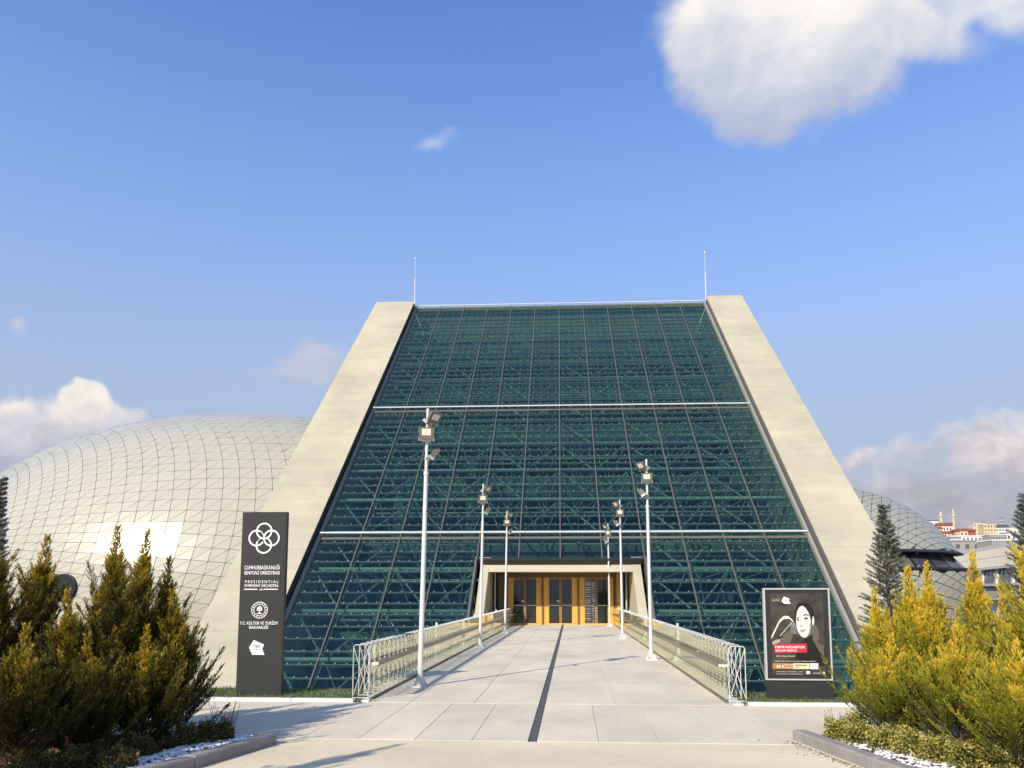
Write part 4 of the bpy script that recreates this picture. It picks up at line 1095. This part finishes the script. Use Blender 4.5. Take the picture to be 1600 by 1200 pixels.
def spruce(H, Rr, seed):
    r_ = np.random.default_rng(seed); Vs = []; T = []; stems = MB(); stems.tube((0, 0, 0), (0, 0, H), .045, 6, r2=.008)
    nw = int(H / .085)
    for w in range(nw):
        t = (w + .5) / nw; z0 = .12 + t * (H - .12)
        for k in range(6 if t < .9 else 4):
            az = k * 1.047 + w * .6 + r_.normal(0, .15); L_ = max(.07, Rr * (1 - t) ** .8 * r_.uniform(.75, 1.15)) + .03
            dirh = np.array([math.cos(az), math.sin(az), 0]); el = R(12 + 30 * t + r_.normal(0, 6))
            nt = int(7 + L_ * 26); u = np.linspace(.12, 1, nt)
            curve = lambda q: np.array([0, 0, z0]) + (dirh * math.cos(el) * q[:, None] + np.array([0, 0, 1.]) * (math.sin(el) * q[:, None] - .10 * q[:, None] ** 2 * 0)) * L_
            P0 = curve(u); tan = norm(curve(u + .02) - P0); side, upn = frames(tan); sg_ = np.where(np.arange(nt) % 2 == 0, 1, -1)[:, None]
            td = norm(tan + side * sg_ * .8 + r_.normal(0, .15, (nt, 3))); tl = (.03 + .10 * (1 - u)) * r_.uniform(.7, 1.1, nt)
            nbk = 16; v = np.tile(np.linspace(.05, 1, nbk), nt); rep = lambda x: np.repeat(x, nbk, axis=0)
            bp = rep(P0) + rep(td) * (v * rep(tl))[:, None]; s2, u2 = frames(rep(td)); ang = r_.uniform(0, 6.28, nt * nbk)[:, None]
            bd_ = norm(rep(td) * .55 + s2 * np.cos(ang) + u2 * np.sin(ang))
            Vs.append(blades(bp, bd_, r_.uniform(.020, .034, nt * nbk), np.full(nt * nbk, .0045), r_))
            T.append(np.clip(.25 + rep(u) * .35 + r_.normal(0, .15, nt * nbk), 0, 1))
            stems.tube((0, 0, z0), curve(np.array([.95]))[0], .006, 3, r2=.002, cap=False)
    return np.concatenate(Vs), np.concatenate(T), stems
def shrub(rad, h, seed, n=2600, lf=.020):
    r_ = np.random.default_rng(seed); d = norm(r_.normal(0, 1, (n, 3))); d[:, 2] = np.abs(d[:, 2])
    lump = 1 + .18 * np.sin(d[:, 0] * 7 + seed) * np.cos(d[:, 1] * 6) + .10 * np.sin(d[:, 2] * 11 + seed)
    rr_ = r_.uniform(.45, 1.0, n) ** .6 * lump; p = d * rr_[:, None] * np.array([rad, rad, h])
    dl_ = norm(d * .6 + r_.normal(0, .6, (n, 3)) + np.array([0, 0, .3]))
    V_ = blades(p, dl_, r_.uniform(.7, 1.4, n) * lf * 1.3, np.full(n, lf * .42), r_)
    st = MB()
    for k in range(9):
        a_ = k * .7; st.tube((0, 0, 0), (rad * .7 * math.cos(a_), rad * .7 * math.sin(a_), h * .75), .006, 3, r2=.003, cap=False)
    return V_, np.clip((rr_ - .4) * 1.1 + r_.normal(0, .22, n), 0, 1), st
def twigs(h, seed, n=16):
    r_ = np.random.default_rng(seed); st = MB(); Vs = []; T = []
    for k in range(n):
        a_ = r_.uniform(0, 6.28); o = r_.uniform(0, .10); hh = h * r_.uniform(.6, 1.1)
        p = Vector((o * math.cos(a_), o * math.sin(a_), 0)); q_ = p + Vector((r_.uniform(.1, .45) * math.cos(a_) * hh, r_.uniform(.1, .45) * math.sin(a_) * hh, hh))
        st.tube(p, q_, .004, 3, r2=.002, cap=False)
        m_ = 22; u = np.linspace(.2, 1, m_)[:, None]; pp = np.array(p)[None] + (np.array(q_) - np.array(p))[None] * u
        Vs.append(blades(pp, norm(r_.normal(0, 1, (m_, 3)) * np.array([1, 1, .4]) + [0, 0, .8]), r_.uniform(.010, .02, m_), np.full(m_, .004), r_)); T.append(r_.uniform(0, .5, m_))
    return np.concatenate(Vs), np.concatenate(T), st
def plant(name, label, cat, loc, data, mtl, group, crown='foliage', stem='trunk', sm=M_BARK, rz=0.0):
    V_, T_, st = data
    t = thing(name, label, cat, loc, rz, group)
    link(crown, fast_mesh(crown, V_, 4, mtl, T_), t); st.build(stem, sm, t)
    return t
def tip(px, py, Y):
    v = at(px, py, Y); return v.x, v.z
GL, GR = 'shaded bronze and gold conifers in the left bed', 'golden conifers in the right bed'
left = [(-25, 800, 7.7, .80, 'cut off golden conifer at the very left edge'), (62, 842, 8.5, .62, 'gold topped conifer left of the round porthole'),
        (120, 930, 8.0, .62, 'low dark conifer directly under the round porthole'), (178, 828, 8.3, .66, 'tallest pointed conifer right of the round porthole'),
        (217, 836, 8.9, .52, 'slim gold tipped conifer second right of the porthole'), (262, 876, 9.2, .48, 'thin dark conifer with sparse bare tip'),
        (291, 928, 8.75, .50, 'small gold topped conifer at the right end of the left bed'), (30, 985, 6.9, .62, 'low shaded conifer at the bottom left corner'), (235, 985, 7.9, .62, 'low dark bushy conifer before the slim ones'), (138, 1000, 7.4, .60, 'low shaded conifer filling the gap in the left clump')]
for i, (px, py, Y, rr_, lab) in enumerate(left):
    x, z = tip(px, py, Y)
    plant('conifer', lab, 'conifer', (x, Y, .05), cypress(z - .05, rr_, 20 + i, nb=205, gold=.53, kb=1.0), M_GOLD_SHADE, GL, crown='crown')
right_ = [(1372, 925, 9.9, .50, 'short golden conifer in front of the blue spruce'), (1419, 893, 9.5, .62, 'golden conifer right of the blue spruce, left of a pair'),
          (1450, 886, 9.3, .56, 'tall golden conifer rising before the grey dome'), (1523, 868, 9.0, .42, 'golden conifer with bare tip before the office block'),
          (1568, 938, 9.5, .34, 'smaller golden conifer under the office windows'), (1630, 800, 8.0, .85, 'largest golden conifer at the right edge'),
          (1490, 985, 8.4, .72, 'low spreading green gold conifer in front'), (1395, 1000, 9.0, .68, 'low golden conifer leaning towards the poster stand'), (1580, 1010, 7.5, .70, 'low green gold conifer in the bottom right corner')]
for i, (px, py, Y, rr_, lab) in enumerate(right_):
    x, z = tip(px, py, Y)
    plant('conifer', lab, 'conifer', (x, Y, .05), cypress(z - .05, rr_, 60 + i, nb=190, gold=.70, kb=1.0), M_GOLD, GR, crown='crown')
for px, py, Y, rr_, lab in ((1381, 793, 12.95, .66, 'blue grey spruce against the right concrete wing'), (1602, 775, 12.9, .8, 'blue spruce cut by the right edge of the view'), (2, 750, 12.9, .42, 'dark blue spruce at the left edge')):
    x, z = tip(px, py, Y)
    plant('spruce', lab, 'spruce', (x, Y, 0), spruce(z, rr_, int(px) + 5), M_SPRUCE, 'blue spruces on the grass strip', crown='crown')
# a tall hedge of conifers beside the viewer, out of view, shades the left bed
for i, (x, y_, h) in enumerate(((-6.6, 3.6, 3.6), (-8.2, 4.0, 4.6), (-7.2, 2.4, 4.4), (-9.4, 4.9, 4.7), (-5.9, 2.2, 3.0), (-10.8, 6.4, 4.2), (-5.5, 2.6, 4.3))):
    plant('conifer', 'conifer beside the viewpoint, ' + ['nearest the left kerb', 'tallest of the row on the outer side', 'right behind the viewer on the left', 'tall one at the far outer side', 'shortest of the row', 'outermost of the whole row', 'tall one closest to the road'][i], 'conifer', (x, y_, .05), cypress(h, .95, 90 + i, nb=200, gold=.5, kb=1.0), M_GOLD_SHADE, 'conifers beside the viewpoint', crown='crown')
sh_r = [(1310, 1128, 9.0, .17), (1345, 1140, 8.75, .19), (1385, 1155, 8.45, .20), (1425, 1165, 8.2, .2), (1335, 1120, 9.15, .14), (1465, 1178, 7.9, .2), (1510, 1185, 7.7, .2), (1560, 1190, 7.6, .2), (1410, 1140, 8.8, .18), (1600, 1185, 7.6, .2)]
names_r = ['first yellow green shrub at the kerb corner', 'second yellow green shrub from the kerb corner', 'third yellow green shrub from the kerb corner', 'yellow green shrub midway along the right kerb', 'small shrub behind the kerb corner beside the twigs',
           'shrub below the tall golden conifer pair', 'shrub under the low spreading conifer', 'shrub near the bottom right corner', 'shrub in the shade under the golden conifers', 'shrub at the right edge bottom corner']
for i, (px, py, Y, rr_) in enumerate(sh_r):
    x = at(px, py, Y).x
    plant('shrub', names_r[i], 'shrub', (x, Y, .06), shrub(rr_, .24, i, 2200, .021), M_EUON, 'variegated shrubs in the right bed', stem='stems', sm=M_STEM)
sh_l = [(250, 1150, 8.0, .18), (215, 1165, 7.6, .2), (290, 1145, 8.2, .17), (325, 1140, 8.4, .15), (150, 1180, 7.3, .22), (100, 1190, 7.0, .22), (185, 1190, 7.1, .18), (350, 1145, 8.5, .12), (40, 1190, 6.8, .2)]
names_l = ['dark shrub in the middle of the left kerb', 'shaded shrub left of the middle of the left kerb', 'dark shrub right of the middle of the left kerb', 'small brownish shrub near the left kerb end', 'shaded shrub at the bottom near the left kerb', 'shrub low at the bottom left',
           'shrub close to the left kerb bottom', 'smallest shrub beside the bare twigs', 'shrub in the bottom left corner']
for i, (px, py, Y, rr_) in enumerate(sh_l):
    x = at(px, py, Y).x
    plant('shrub', names_l[i], 'shrub', (x, Y, .06), shrub(rr_, .22, 40 + i, 1900, .02), M_EUON_SHADE, 'dark shrubs in the left bed', stem='stems', sm=M_STEM)
x = at(350, 1140, 8.55).x; plant('twig_plant', 'bare upright twigs at the end of the left bed', 'plant', (x, 8.55, .06), twigs(.40, 1, 20), M_EUON_SHADE, None, stem='stems', sm=M_STEM)
x = at(1308, 1140, 9.05).x; plant('twig_plant', 'bare upright twigs at the corner of the right bed', 'plant', (x, 9.08, .06), twigs(.32, 2, 16), M_SPRUCE, None, stem='stems', sm=M_STEM)
# grit swept against the right kerb
r_ = np.random.default_rng(9); m = MB()
for k in range(260):
    t = r_.random(); x = 2.50 + .32 * t + r_.exponential(.05) * -1; y_ = 9.25 - 1.5 * t; s_ = r_.uniform(.004, .011)
    m.box((x, y_, s_ * .5), (s_ * 1.5, s_, s_), rz=r_.uniform(0, 3))
m.build('grit', M_EARTH, None, kind='stuff', label='loose grit and dry leaves lying along the right kerb', category='grit')
